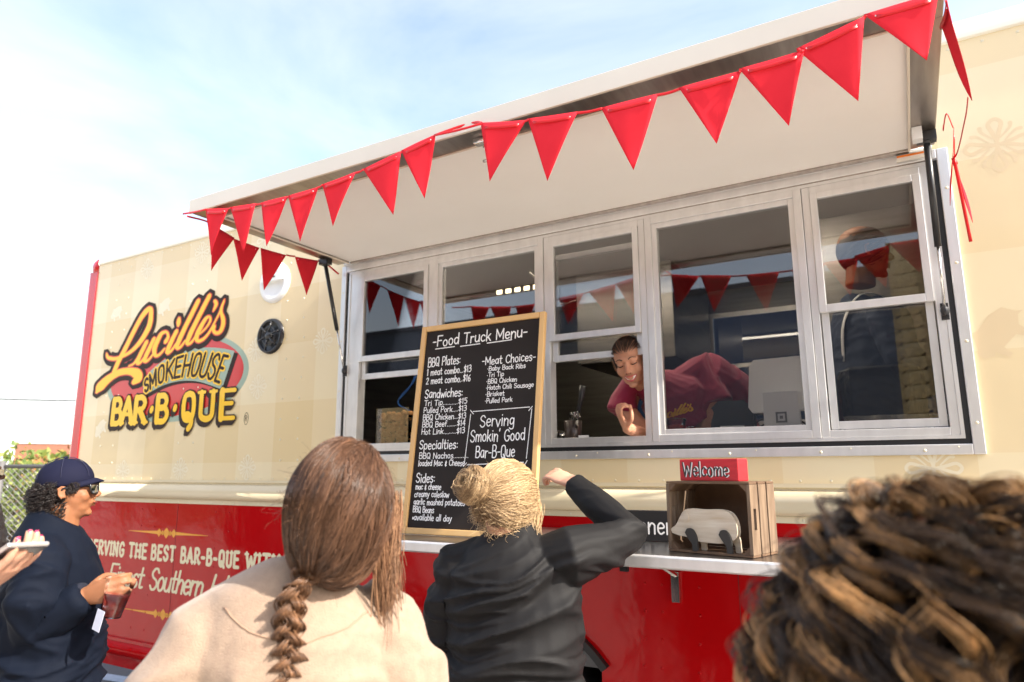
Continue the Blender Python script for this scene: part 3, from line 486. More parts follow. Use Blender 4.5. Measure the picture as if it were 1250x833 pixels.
# BAR-B-QUE
bb_, bo = [], []
C0, C1, C2, C3 = [np.array(c) for c in BAR_C]
def barq(u, v): u = u[:, None]; v = v[:, None]; return (C0*(1-u)+C1*u)*(1-v)+(C3*(1-u)+C2*u)*v
for ch, a, c in [('B', .012, .092), ('A', .10, .195), ('R', .21, .305), ('~', .335, .375), ('B', .395, .485), ('~', .525, .565), ('Q', .605, .70), ('U', .735, .84), ('E', .885, .985)]:
    w, S = strokes(ch)
    if ch == '~':
        P = barq(np.array([(a+c)/2-.002, (a+c)/2+.002]), np.array([.45, .52])); bb_.append(ribbon2(P, .040)); continue
    if ch == 'Q': S = S[:1]+[crom([(.22, .22), (.34, .18), (.46, -.02), (.44, -.2), (.34, -.33)], 4)]
    for k, s in enumerate(S):
        segs = [s] if len(s) > 6 else [np.array([p, q]) for p, q in zip(s[:-1], s[1:])]
        for g in segs:
            lean = .04*(1-g[:, 1]) if ch == 'A' else 0
            P = barq(a+(c-a)*g[:, 0]/w, g[:, 1]*.88+.06)
            vert = abs(P[0, 0]-P[-1, 0]) < abs(P[0, 1]-P[-1, 1])
            bb_.append(ribbon2(P, .040 if len(g) > 6 else (.048 if vert else .027)))
    for q in np.array(SER.get(ch, '').split(), float).reshape(-1, 2):
        P = barq(a+(c-a)*(q[0]+V(-.13, .13))/w, np.full(2, .05+.9*q[1])); bb_.append(ribbon2(P, .02))
sh = lambda S, e, dx, dz: [(a+V(dx, dz), q+V(dx, dz)) for a, q in [grow(L, R, e) for L, R in S]]
strips_build(sh(bb_, .009, -.016, -.022)+sh(bb_, .010, -.008, -.011)+sh(bb_, .009, 0, 0), 'logo_lettering_backing', DBR, d0=.0062)
strips_build(bb_, 'logo_lettering', YEL, d0=.0070)
th = np.linspace(0, 2*math.pi, 25); ring = np.c_[-3.466+.018*np.cos(th), 1.911+.036*np.sin(th)]
strips_build([ribbon2(ring, .0035)]+text_strips('R', -3.476, 1.895, .034, .004, xs=.9), 'registered_mark', DBR)
# lettering on the red lower wall
for w_, x, ww in (('SERVING', -5.0, .42), ('THE', -4.520, .185), ('BEST', -4.280, .235), ('BAR-B-QUE', -3.980, .53), ('WITH', -3.383, .27)): strips_build(text_strips(w_, x, 1.050, .084, .0205, serif=.12, width=ww, track=.26), 'slogan', CRM)
for L_, x, w_ in (('Finest', -4.73, .38), ('Southern', -4.28, .52), ('Hospitality', -3.70, .98)):
    S = text_strips(L_, x, .865, .130, .014, slant=.20, width=w_, track=.02, slope=0.)
    strips_build(S+[(a+V(.006, 0), q+V(.006, 0)) for a, q in S], 'slogan_script', CRM)
def orn(x0, x1, z):
    xm = (x0+x1)/2; S = [ribbon2(np.array([[x0, z], [(x0+xm)/2, z], [xm-.07, z]]), [.002, .012, .022]), ribbon2(np.array([[x1, z], [(x1+xm)/2, z], [xm+.07, z]]), [.002, .012, .022])]
    o = lay(S, wall(0), .0006); o.__class__ = TB
    for dx, r in ((-.075, .026), (-.04, .016), (0, .034), (.04, .016), (.075, .026)): o.add([(xm+dx-r*1.1, -.001, z), (xm+dx, -.001, z-r), (xm+dx+r*1.1, -.001, z), (xm+dx, -.001, z+r)], [(0, 1, 2, 3)])
    o.build('ornament', GOLD)
orn(-4.55, -3.74, 1.215); orn(-4.52, -3.70, .728)

# serving shelf
b = TB(); b.box(-1.86, .10, -.765, -.002, 1.332, 1.350); SH = b.build('serving_shelf', STEEL)
b = TB(); b.prism([(-.766, 1.352), (-.772, 1.346), (-.772, 1.317), (-.764, 1.312), (-.745, 1.312), (-.745, 1.331), (-.766, 1.331)], -1.86, .10, 'x'); b.build('shelf_lip', ALUW, SH, bevel=.002)
for x in (-1.72, -.86):
    b = TB(); b.tube([(x-.02, -.40, 1.325), (x+.005, -.03, 1.19)], .010, 6); b.box(x-.016, x+.016, -.022, -.001, 1.085, 1.20); b.box(x-.022, x+.022, -.42, -.38, 1.322, 1.332); b.build('shelf_bracket', pm, SH)
b = TB(); b.box(-.80, -.775, -.762, -.747, 1.297, 1.311); b.build('shelf_clip', RUBBER, SH)
# wheels
tyre = mat('tyre', (.018, .018, .019), .7, bump=(60, .3, .004)); 
for x in (-1.62,):
    b = TB(); b.lathe([(.20, -.13), (.36, -.13), (.41, -.10), (.42, -.06), (.42, .06), (.41, .10), (.36, .13), (.20, .13)], (x, .2, .42), 48, rx); W = b.build('wheel', tyre, smooth=True)
    b = TB(); b.lathe([(0, .06), (.06, .07), (.07, .03), (.16, .01), (.20, .10), (.205, .12)], (x, .2, .42), 36, rx); b.build('rim', mat('rim_grey', (.55, .55, .55), .4, .6), W, smooth=True)
b = TB(); th = np.linspace(math.radians(138), math.radians(42), 15)
b.prism([(-1.62+.575*math.cos(t), .42+.575*math.sin(t)) for t in th]+[(-1.62+.56*math.cos(t), .42+.56*math.sin(t)) for t in th[::-1]], .0, .6); b.build('wheel_well', RUBBER)
# ------------------------------------------------------------------ ground and background
def asphalt():
    m = mat('asphalt', (.10, .10, .105), .85, noise=(2.2, 1., (.14, .138, .135)), bump=(180, .5, .006)); return m
b = MB(); b.add([(-400, -400, 0), (400, -400, 0), (400, 400, 0), (-400, 400, 0)], [(0, 1, 2, 3)]); b.build('ground', asphalt(), kind='structure')
b = MB(); b.add([(-30, -16, .004), (12, -16, .004), (12, -1.2, .004), (-30, -1.2, .004)], [(0, 1, 2, 3)])
b.build('bounce_pavement', mat('bounce_pale_concrete', (.56, .52, .46), .8, noise=(1.2, 1., (.49, .455, .40)), bump=(120, .3, .004)), kind='structure')  # unseen paving made pale to bounce warm light up under the awning
b = MB(); b.add([(-7.6, .30, .004), (-3.0, .95, .004), (-3.0, 1.08, .004), (-7.6, .43, .004)], [(0, 1, 2, 3)]); b.build('parking_line', mat('line_blue_white', (.55, .62, .72), .6, noise=(30, 1., (.35, .4, .46))), kind='structure')

def at(d, ang):                                    # ground point at distance d, ang degrees left of +y from the camera spot
    return V(-d*math.sin(math.radians(ang)), -2.8+d*math.cos(math.radians(ang)), 0)
brick = mat('brown_brick', (.34, .14, .085), .8, noise=(40, 1., (.26, .10, .06)), bump=(30, .4, .01)); whitew = mat('white_render', (.86, .86, .86), .7, noise=(.5, 1., (.80, .81, .82)))
g = at(34, 64); B = empty('brick_building', g, (0, 0, math.radians(58)), 'low brown brick building with a white coping beyond the bushes at left', 'building')
b = MB(); b.box(-.95, 8, 0, 6, 0, 2.72); b.build('wall', brick, B)
b = MB(); b.box(-1.0, 8.05, -.05, 6.05, 2.72, 2.86); b.build('coping', mat('coping_white', (.78, .76, .72), .6), B)
b = MB(); b.box(2, 3.2, -.02, .04, 1.1, 2.0); b.build('window', mat('dark_window', (.05, .06, .07), .15), B)
g = at(52, 62); B = empty('white_warehouse', g, (0, 0, math.radians(62)), 'long pale white warehouse on the horizon behind the brick building', 'building')
b = MB(); b.box(-22, 14, 0, 14, 0, 5.2); b.build('wall', whitew, B)
b = MB(); b.box(-22.1, 14.1, -.1, 14.1, 5.2, 5.38); b.build('roof_coping', mat('coping_blue', (.60, .68, .75), .5), B)
# bushes
def leafmesh(n, c, r, size, seed, name, m, parent, flatz=1.):
    q = np.random.default_rng(seed); P = q.normal(size=(n, 3)); P /= np.linalg.norm(P, axis=1)[:, None]; P *= (q.random(n)**.35)[:, None]
    lump = 1+.3*np.sin(P[:, 0]*5+seed)*np.cos(P[:, 1]*4)*np.sin(P[:, 2]*6+1); P = P*np.array(r)*lump[:, None]+np.array(c)
    A_ = q.normal(size=(n, 3)); A_ /= np.linalg.norm(A_, axis=1)[:, None]; B_ = np.cross(A_, q.normal(size=(n, 3))); B_ /= np.linalg.norm(B_, axis=1)[:, None]; s = size*(.6+.8*q.random(n))[:, None]
    v = np.stack([P-A_*s, P-B_*s*.5, P+A_*s, P+B_*s*.5], 1).reshape(-1, 3); b = MB(); b.add(v, np.arange(4*n).reshape(-1, 4)); o = b.build(name, m, parent)
    at_ = o.data.attributes.new('shade', 'FLOAT', 'POINT'); at_.data.foreach_set('value', np.repeat(q.random(n), 4).astype(np.float32)); return o
leafg = mat('bush_leaf', (.09, .15, .03), .5, attr='shade', noise=(0, 0, (.24, .26, .05))); leafy = mat('bush_leaf_yellow', (.30, .20, .04), .5, attr='shade', noise=(0, 0, (.40, .14, .05))); bark = mat('bark', (.12, .08, .05), .8)
for i, (ang, d, h, w_, mm, lab) in enumerate([(62.4, 20, 1.95, 1.5, leafy, 'yellow and orange tinged bush in front of the brick building'), (65.3, 17, 1.95, 1.7, leafg, 'rounded green bush between the bald man and the chain-link gate'), (60.3, 19, 1.8, 1.5, leafg, 'green bush behind the chain-link gate next to the truck corner')]):
    g = at(d, ang); B = empty('bush', g, (0, 0, 0), lab, 'bush', 'bushes along the lot edge')
    leafmesh(2600, (0, 0, h*.62), (w_, w_*.8, h*.45), .07, 20+i, 'foliage', mm, B)
    b = MB(); 
    for k in range(5): b.tube([(0, 0, 0), (.3*math.cos(k*1.3), .3*math.sin(k*1.3), h*.4), (.6*math.cos(k*1.3), .6*math.sin(k*1.3), h*.8)], [.04, .03, .01], 6)
    b.build('trunk', bark, B)
# chain link gate
g = at(9.6, 66.2); B = empty('chain_link_gate', g, (0, 0, math.radians(40)), 'grey chain-link gate with steel posts behind the man in the cap', 'gate')
gal = mat('galvanised', (.16, .155, .15), .6, .3)
b = MB(); b.tube([(0, 0, 0), (0, 0, 1.72)], .04, 8); b.build('post', gal, B, smooth=True)
b = MB(); b.tube([(2.6, 0, 0), (2.6, 0, 1.72)], .04, 8); b.build('post', gal, B, smooth=True)
b = MB(); b.tube([(0, 0, 1.66), (2.6, 0, 1.66)], .022, 8); b.build('rail', gal, B, smooth=True)
b = MB(); b.tube([(0, 0, .12), (2.6, 0, .12)], .022, 8); b.build('rail', gal, B, smooth=True)
b = MB()
for k in np.arange(-1.6, 2.6, .065):
    for sg in (1, -1):
        a0, a1 = (k, .12), (k+1.54, 1.66)
        if sg < 0: a0, a1 = (k, 1.66), (k+1.54, .12)
        t0 = max(0, (0-a0[0])/(a1[0]-a0[0])); t1 = min(1, (2.6-a0[0])/(a1[0]-a0[0]))
        if t1 > t0:
            f_ = lambda t: (a0[0]+(a1[0]-a0[0])*t, .004*sg, a0[1]+(a1[1]-a0[1])*t); b.tube([f_(t0), f_(t1)], .0045, 4, cap=False)
b.build('wire_mesh', gal, B, kind='stuff')
# parked van and traffic cone
g = at(13.5, 70.6); B = empty('parked_van', g, (0, 0, math.radians(74)), 'white van with a dark rear window parked at the far left edge', 'van')
pr = [(-1.0, .35), (1.0, .35), (1.03, 1.0), (.98, 1.25), (.86, 1.72), (.7, 1.80), (-.7, 1.80), (-.86, 1.72), (-.98, 1.25), (-1.03, 1.0)]
B.scale = (1, 1, .86); vw = mat('van_white', (.78, .82, .80), .25, coat=.5)
b = MB(); b.prism(pr, 0, 4.4); b.build('body', vw, B, bevel=.04)
b = MB(); b.prism([(-.80, 1.18), (.80, 1.18), (.70, 1.62), (-.70, 1.62)], -.02, .0); b.build('rear_window', mat('van_glass', (.03, .04, .05), .1), B, bevel=.01)
b = MB(); b.box(-.9, .9, -.09, .0, .42, .58); b.build('bumper', mat('bumper_grey', (.18, .18, .18), .5), B, bevel=.02)
for s in (-1, 1):
    b = MB(); b.box(s*.90-.06, s*.90+.06, -.025, .0, .75, 1.12); b.build('tail_light', mat('tail_red', (.5, .02, .02), .2), B, bevel=.01)
    for y in (.9, 3.5): b = MB(); b.tube([(s*.92-.1, y, .33), (s*.92+.1, y, .33)], .33, 20); b.build('wheel', tyre, B)
g = at(8.7, 67.9); B = empty('traffic_cone', g, (0, 0, 0), 'orange traffic cone with a white band beside the gate post', 'traffic cone')
B.location.z = .62
b = MB(); b.lathe([(.0, .70), (.03, .70), (.13, .03), (.13, .02)], n=20); b.build('cone', mat('cone_orange', (.75, .10, .02), .4), B, smooth=True)
b = MB(); b.lathe([(.080, .40), (.107, .22)], n=20); 
b.v[-1][:, :2] *= 1.03; b.build('band', mat('cone_band', (.8, .8, .8), .4), B, smooth=True)
b = MB(); b.box(-.18, .18, -.18, .18, 0, .03); b.build('base', MATS['cone_orange'], B, bevel=.01)
b = MB(); b.box(-.3, .3, -.3, .3, -.62, -.001); q = b.build('equipment_case', mat('case_grey', (.25, .26, .25), .6)); q.location = B.location; tag(q, 'grey equipment case the orange cone stands on', 'case')
# overhead wire
b = MB(); P0, P1 = at(30, 76)+V(0, 0, 4.1), at(30, 48)+V(0, 0, 4.6); b.tube([P0*(1-t)+P1*t-V(0, 0, 1.0*t*(1-t)) for t in np.linspace(0, 1, 9)], .025, 5); tag(b.build('overhead_wire', RUBBER), 'thin dark overhead wire crossing the sky behind the truck', 'wire')
# split-face block wall across the lot, seen mirrored in the window panes
WB = empty('block_wall', (0, -9.5, 0), (0, 0, 0), 'tan split-face block wall across the lot seen reflected in the panes', 'wall')
DKB = empty('added_dark_building', (-4, -24, 0), (0, 0, 0), 'dark slate grey building added out of view to darken the window pane reflections', 'building')
b = MB(); b.box(-30, 26, -10, 0, 0, 8.5); b.build('wall', mat('added_dark_cladding', (.075, .085, .11), .7, noise=(1.5, 1., (.06, .07, .09))), DKB)  # unseen building added to darken what the panes reflect
b = MB(); b.box(-30.1, 26.1, -10.1, .1, 8.5, 8.7); b.build('roof', mat('added_dark_roof', (.05, .05, .06), .7), DKB)
b = MB(); b.box(-20, -8.6, -.25, 0, 0, 3.6); b.box(-.05, 9, -.25, 0, 0, 5.2); b.build('core', mat('split_block', (.66, .50, .24), .9, noise=(9, 1., (.38, .28, .14)), bump=(26, 1., .05)), WB)
q = np.random.default_rng(3); first = None
for i in range(23):
    for j in range(11):
        x = -.0+j*.42; h = .215
        if first is None:
            bb2 = MB(); n_ = 5; gx = np.linspace(0, .34, 7); gz = np.linspace(0, h-.01, 5); vv = [(a, .04+.035*q.random()*(0 < u < 6 and 0 < w < 4), c) for w, c in enumerate(gz) for u, a in enumerate(gx)]
            bb2.add(vv, [(w*7+u, w*7+u+1, w*7+u+8, w*7+u+7) for w in range(4) for u in range(6)]); bb2.box(0, .34, 0, .04, 0, h-.01); first = bb2.build('block', MATS['split_block'], WB); o = first
        else: o = first.copy(); col.objects.link(o)
        o.location = (x, 0, .0+i*.222)
bmd = bpy.data

# ------------------------------------------------------------------ bunting
BU = empty('bunting', (-1.2, -1.0, 2.7), label='string of red triangular pennants hanging along the front and sides of the raised awning', cat='bunting')
BO = V(-1.2, -1.0, 2.7)
FLG = mat('pennant_red', (.74, .026, .042), .85, spec=.15, bump=(420, .35, .0008), noise=(14, 1., (.68, .02, .034))); RIB = mat('ribbon_red', (.62, .004, .006), .35)
class WB_(MB): pass
def pennant(P, depth=.012, seed=0):
    """P: left top, right top, tip in world space -> slightly curled cloth triangle with ribbon along its head"""
    A_, B_, C_ = [np.array(p) for p in P]; n = 9; v = []; f = []; nrm = np.cross(B_-A_, C_-A_); nrm /= np.linalg.norm(nrm); ph = seed*1.7
    for i in range(n+1):
        t = i/n
        for j in range(n+1):
            s = j/n; p = (A_*(1-s)+B_*s)*(1-t)+C_*t; v.append(p+nrm*depth*(math.sin(s*3+ph+t*2)*.9*(t+.2)*(1-t)+.5*t*t*math.cos(ph))-BO)
    for i in range(n):
        for j in range(n): a = i*(n+1)+j; f.append((a, a+1, a+n+2, a+n+1) if i < n-1 else (a, a+1, a+n+1))
    b = MB(); b.add(v, f); F = b.build('pennant', FLG, BU, smooth=True, solid=.0012)
    d = (C_-(A_+B_)/2); d /= np.linalg.norm(d); e = (B_-A_); a0, a1 = A_+e*.14+d*.014, A_+e*.86+d*.014; mid = (a0+a1)/2+d*.006; k = np.sign(nrm@V(0, -1, 0) or 1)
    b = MB(); Q = crom([a0+d*.004, mid, a1+d*.004], 4)+nrm*k*.004-BO
    b.tube(Q, np.array([(.0062, .0015)]*len(Q)), 6, up=d); b.build('ribbon', RIB, F, smooth=True)
    for p in (a0, a1): b = MB(); b.ell(p+nrm*k*.002-e/np.linalg.norm(e)*0-BO, (.0024, .002, .0024), 8, 5); b.build('eyelet', mat('eyelet_white', (.8, .75, .75), .4), F)
FR = [[[-2.543,2.714],[-2.39,2.687],[-2.49,2.499]],[[-2.383,2.69],[-2.22,2.672],[-2.274,2.471]],[[-2.188,2.669],[-2.037,2.666],[-2.134,2.474]],[[-2.031,2.665],[-1.873,2.669],[-1.956,2.464]],[[-1.852,2.674],[-1.68,2.685],[-1.79,2.496]],[[-1.648,2.689],[-1.468,2.714],[-1.494,2.48]],[[-1.468,2.716],[-1.32,2.741],[-1.358,2.512]],[[-1.134,2.732],[-.963,2.696],[-1.102,2.52]],[[-.959,2.7],[-.783,2.673],[-.892,2.474]],[[-.708,2.665],[-.531,2.658],[-.612,2.441]],[[-.471,2.658],[-.301,2.659],[-.377,2.464]],[[-.306,2.665],[-.141,2.667],[-.194,2.47]],[[-.161,2.677],[.002,2.71],[-.031,2.489]],[[.001,2.716],[.161,2.716],[.12,2.547]]]
YB = -1.03
for i, t in enumerate(FR): pennant([(t[0][0], YB, t[0][1]), (t[1][0], YB, t[1][1]), (t[2][0], YB, t[2][1])], seed=i)
for i, t in enumerate([[[-.805,2.728],[-.73,2.706],[-.845,2.512]],[[-.738,2.701],[-.579,2.7],[-.672,2.506]],[[-.575,2.701],[-.409,2.709],[-.532,2.492]],[[-.35,2.718],[-.186,2.738],[-.256,2.527]]]):
    if i == 0: t = [[-.86, 2.735], [-.73, 2.706], [-.845, 2.512]]
    pennant([(-2.735, a, z) for a, z in t], seed=i+20)
pennant([(.178, -1.02, 2.70), (.165, -.90, 2.71), (.200, -.93, 2.47)], .02, 31)
pennant([(.20, -.50, 2.60), (.195, -.44, 2.52), (.165, -.50, 2.36)], .01, 32)
pennant([(.197, -.44, 2.53), (.20, -.36, 2.56), (.235, -.40, 2.33)], .02, 33)
def rb(P, r=.0045): Q = crom(P, 5)-BO; b = MB(); b.tube(Q, np.array([(r, .0012)]*len(Q)), 6); b.build('ribbon', RIB, BU, smooth=True)
pts = [(-2.70, YB, 2.722)]
for t in FR: pts += [(t[0][0]+.004, YB-.001, t[0][1]-.004), (t[1][0]-.004, YB-.001, t[1][1]-.004)]
for a, c in zip(pts[::2], pts[1::2]): rb([a, ((a[0]+c[0])/2, YB, (a[2]+c[2])/2-.002), c])
rb([(-1.324, YB, 2.737), (-1.25, -.99, 2.768), (-1.18, -.99, 2.765), (-1.13, YB, 2.73)])
rb([(.158, YB, 2.715), (.172, -1.0, 2.73), (.178, -.98, 2.70)]); rb([(.200, -.93, 2.48), (.200, -.86, 2.475), (.199, -.76, 2.48), (.198, -.66, 2.485), (.197, -.54, 2.50), (.197, -.44, 2.53)])
rb([(.197, -.44, 2.53), (.205, -.42, 2.42), (.215, -.40, 2.27)]); rb([(.20, -.50, 2.60), (.185, -.54, 2.63), (.175, -.50, 2.60), (.18, -.46, 2.63)])
rb([(-2.735, -.855, 2.735), (-2.735, -.9, 2.74), (-2.73, -.99, 2.73)]); rb([(-2.735, -.409, 2.709), (-2.735, -.38, 2.712), (-2.735, -.35, 2.718)]); rb([(-2.735, -.186, 2.738), (-2.735, -.12, 2.735), (-2.735, -.05, 2.71), (-2.73, -.03, 2.70)], .006)


# ------------------------------------------------------------------ menu board
OAK = mat('pine_frame', (.62, .36, .13), .5, noise=(5, 1., (.74, .47, .20), (1, 1, .12)), bump=(60, .1, .001)); SLATE = mat('chalkboard', (.020, .015, .013), .6, spec=.15, noise=(6, 1., (.030, .024, .021)))
CHK = mat('chalk_white', (.88, .86, .83), .7)
MBd = empty('menu_board', (-1.785, -.572, 1.353), (math.atan2(.112, .852)*-1, 0, 0), 'chalkboard menu in a pine frame leaning on the shelf in front of the windows', 'menu board')
BWd, BHt = .598, .862
fx = .024
for nm, (x0, x1, z0, z1) in (('left', (0, fx, 0, BHt)), ('right', (BWd-fx, BWd, 0, BHt)), ('top', (fx, BWd-fx, BHt-fx, BHt)), ('bottom', (fx, BWd-fx, 0, fx))):
    b = MB(); b.box(x0+.0005, x1-.0005, -.018, .004, z0+.0005, z1-.0005); b.build('frame_bar', OAK, MBd, bevel=.003)
b = MB(); b.box(fx-.004, BWd-fx+.004, -.008, .002, fx-.004, BHt-fx+.004); b.build('slate', SLATE, MBd)
bl = lambda u, v, d: np.c_[u, np.full(len(u), -.0085-d), v]
def chalk(txt, x, y, h, w=None, wd=.0034, **k):
    random.seed(hash_(txt)); lay(text_strips(txt, x, y, h, wd, jit=.10, width=w, track=.09, **k), bl).build('lettering', CHK, MBd)
def hash_(s): return sum((i+3)*ord(c) for i, c in enumerate(s)) % 9973
def rule(x0, y0, x1, y1, wd=.004): return ribbon2(np.array([[x0, y0], [x1, y1]]), wd)
chalk('-Food Truck Menu-', .060, .768, .045, .46, .0052)
lay([rule(.078, .757, .175, .759), rule(.205, .757, .300, .759), rule(.335, .758, .450, .761)], bl).build('underline', CHK, MBd)
L1 = [('BBQ Plates:', .046, .682, .038, .165, .0042), ('1 meat combo...$13', .046, .643, .028, .222, .0036), ('2 meat combo..$16', .046, .605, .028, .222, .0036),
      ('Sandwiches:', .046, .545, .036, .19, .0042), ('Tri Tip..........$15', .048, .512, .023, .213, .0032), ('Pulled Pork....$13', .048, .482, .023, .213, .0032), ('BBQ Chicken...$13', .048, .452, .023, .213, .0032), ('BBQ Beef.......$14', .048, .423, .023, .213, .0032), ('Hot Link.........$13', .048, .393, .023, .213, .0032),
      ('Specialties:', .044, .333, .036, .19, .0042), ('BBQ Nachos..........', .048, .295, .023, .24, .0032), ('loaded Mac & Cheese', .048, .265, .023, .225, .0032),
      ('Sides:', .044, .200, .036, .094, .0042), ('mac & cheese', .046, .172, .023, .125, .0032), ('creamy coleslaw', .044, .143, .023, .168, .0032), ('garlic mashed potatoes', .044, .113, .023, .245, .0032), ('BBQ Beans', .044, .083, .023, .103, .0032), ('*available all day', .044, .053, .023, .19, .0032)]
for t, x, y, h, w_, wd in L1: chalk(t, x, y, h, w_, wd)
L2 = [('-Meat Choices-', .318, .667, .033, .245, .0040), ('~Baby Back Ribs', .345, .640, .0185, .175, .0029), ('~Tri Tip', .345, .614, .0185, .080, .0029), ('~BBQ Chicken', .345, .588, .0185, .140, .0029), ('~Hatch Chili Sausage', .345, .562, .0185, .215, .0029), ('~Brisket', .345, .536, .0185, .088, .0029), ('~Pulled Pork', .345, .509, .0185, .125, .0029),
      ('Serving', .330, .415, .048, .155, .0042), ("Smokin' Good", .290, .358, .045, .245, .0042), ('Bar-B-Que', .320, .296, .045, .175, .0042)]
for t, x, y, h, w_, wd in L2: chalk(t, x, y, h, w_, wd)
lay([rule(.293, .478, .548, .484, .003), rule(.283, .468, .272, .280, .003), rule(.558, .476, .546, .290, .003), rule(.285, .268, .535, .276, .003), rule(.280, .484, .296, .468, .003), rule(.545, .470, .560, .486, .003), rule(.268, .262, .282, .276, .003), rule(.538, .262, .550, .282, .003)], bl).build('chalk_border', CHK, MBd)

# ------------------------------------------------------------------ crate, pig, signs on the shelf
WD = mat('crate_wood', (.085, .045, .024), .75, noise=(12, 1., (.19, .11, .06), (1, 1, 1)), bump=(40, .4, .003)); WD2 = mat('crate_wood_pale', (.26, .18, .115), .75, noise=(16, 1., (.08, .045, .025), (4, 4, .5)), bump=(40, .5, .003))
CR = empty('wooden_crate', (-.415, -.715, 1.351), (0, 0, math.radians(-15)), 'rustic brown wooden crate lying on its side on the serving shelf', 'crate')
W_, D_, H_ = .278, .165, .212
def plank(x0, x1, y0, y1, z0, z1, m=WD, nm='plank'): b = MB(); b.box(x0, x1, y0, y1, z0, z1); return b.build(nm, m, CR, bevel=.0015)
for k in range(3):
    y0 = .002+k*.056
    plank(-W_+.0005, -.0005, y0, y0+.048, H_-.007, H_, WD); plank(-W_+.0005, -.0005, y0, y0+.048, 0, .007, WD)
# ends: each of three slats, the front one with a hand hole
def slat_end(x0, x1, k):
    y0 = .002+k*.056; y1 = y0+.048; z0, z1 = .0075, H_-.0075
    if k == 0:
        b = MB(); yc = (y0+y1)/2; hy, hz = .008, .030; zc = H_/2
        b.box(x0, x1, y0, yc-hy, z0, z1); b.box(x0, x1, yc+hy, y1, z0, z1); b.box(x0, x1, yc-hy, yc+hy, z0, zc-hz); b.box(x0, x1, yc-hy, yc+hy, zc+hz, z1); b.build('end_slat', WD2, CR)
    else: plank(x0, x1, y0, y1, z0, z1, WD2, 'end_slat')
for k in range(3): slat_end(-.010, 0, k); slat_end(-W_, -W_+.010, k)
for sx, x in ((1, -W_+.0105), (-1, -.0105)):
    for z, sz in ((.0075, 1), (H_-.0075, -1)):
        b = MB(); b.prism([(x, z), (x+sx*.024, z), (x, z+sz*.024)], .004, .16); b.build('corner_block', WD, CR)
b = MB(); b.box(-W_+.011, -.011, D_-.006, D_+.001, .0075, H_-.0075); b.build('back_board', WD, CR)
PGW = mat('pig_whitewash', (.72, .64, .52), .7, noise=(10, 1., (.50, .38, .25), (1, 1, 9)), bump=(40, .3, .002)); PGD = mat('pig_black', (.04, .035, .03), .6)
PG = empty('wooden_pig', (-.560, -.655, 1.3595), (0, 0, math.radians(-13)), 'whitewashed wooden pig cut-out with black legs standing in the crate', 'pig figure')
def outl(P): return [tuple(p) for p in crom(P+[P[0]], 4)[:-1]]
pg = [(-.108, .048), (-.110, .058), (-.094, .070), (-.080, .092), (-.066, .112), (-.045, .120), (.0, .118), (.05, .120), (.082, .112), (.098, .090), (.102, .06), (.094, .040), (.07, .030), (.04, .026), (-.02, .028), (-.045, .036), (-.066, .040), (-.085, .042)]
b = MB(); b.prism(outl(pg), -.012, .012); b.build('body', PGW, PG, bevel=.002)
for x in (-.042, .068):
    for y, m_ in ((-.020, PGD), (.013, PGW)):
        lg = [(x-.018, .050), (x-.010, .062), (x+.006, .060), (x+.018, .040), (x+.020, .015), (x+.020, .0), (x+.006, .0), (x+.004, .018), (x-.008, .034)]
        dx = 0 if y < 0 else .012
        b = MB(); b.prism([(p[0]+dx, p[1]) for p in outl(lg)], y, y+.007); b.build('leg', m_, PG, bevel=.001)
b = MB(); b.prism(outl([(-.070, .098), (-.066, .082), (-.052, .086), (-.050, .100), (-.060, .110)]), -.0155, -.0125); b.build('ear', PGW, PG, bevel=.001)
SR = mat('sign_red', (.62, .02, .03), .5, noise=(20, 1., (.42, .012, .02), (1, 1, 6)), bump=(40, .4, .002)); SK = mat('sign_black', (.015, .013, .013), .5, bump=(40, .2, .002))
WL = empty('welcome_sign', (-.640, -.63, 1.5645), (0, 0, math.radians(-19)), 'small red wooden block reading Welcome on top of the crate', 'sign')
b = MB(); b.box(0, .205, 0, .055, 0, .066); b.build('block', SR, WL, bevel=.003)
fl = lambda y: (lambda u, v, d: np.c_[u, np.full(len(u), y-d), v])
lay(text_strips('Welcome', .012, .014, .042, .0045, width=.16, track=.1, jit=.1), fl(0), .0008).build('lettering_shadow', CHK, WL).location = (.0035, 0, .0005)
lay(text_strips('Welcome', .012, .014, .042, .0045, width=.16, track=.1, jit=0), fl(0), .0014).build('lettering', PGD, WL)
DN = empty('dinner_sign', (-.985, -.40, 1.351), (0, 0, math.radians(4)), 'black wooden sign with white painted letters partly behind the crate', 'sign')
b = MB(); b.box(0, .30, 0, .03, 0, .105); b.build('block', SK, DN, bevel=.002)
lay(text_strips('nner', .118, .026, .060, .006, width=.118, track=.1), fl(0), .001).build('lettering', CHK, DN)

# ------------------------------------------------------------------ things inside the window
def thing1(nm, loc, lab, cat, rz=0.): return empty(nm, loc, (0, 0, rz), lab, cat)
PO = thing1('point_of_sale_stand', (-.42, .10, 1.692), 'white tablet register stand with a square emblem facing out behind the fourth window', 'cash register', math.radians(-8))
wp = mat('register_white', (.90, .89, .88), .3)
b = MB(); b.prism([(-.13, -.02), (-.115, .0), (.115, 0), (.13, -.02), (.13, -.20), (.115, -.22), (-.115, -.22), (-.13, -.20)], -.012, 0, M=np.r_[np.c_[rotx(math.radians(-14)), [[0], [.03], [.345]]], [[0, 0, 0, 1]]]); b.build('tablet', wp, PO, bevel=.004)
b = MB(); b.prism([(-.065, 0), (.065, 0), (.060, .20), (-.060, .20)], -.05, -.03); b.build('stand', wp, PO, bevel=.006)
b = MB(); b.box(-.07, .07, -.06, .08, 0, .018); b.build('base', wp, PO, bevel=.004)
b = MB(); frame(-.021, .021, .085, .127, .007, -.053, -.0502, b); b.box(-.006, .006, -.053, -.0502, .100, .112); b.build('square_emblem', mat('emblem_grey', (.25, .25, .25), .4), PO)
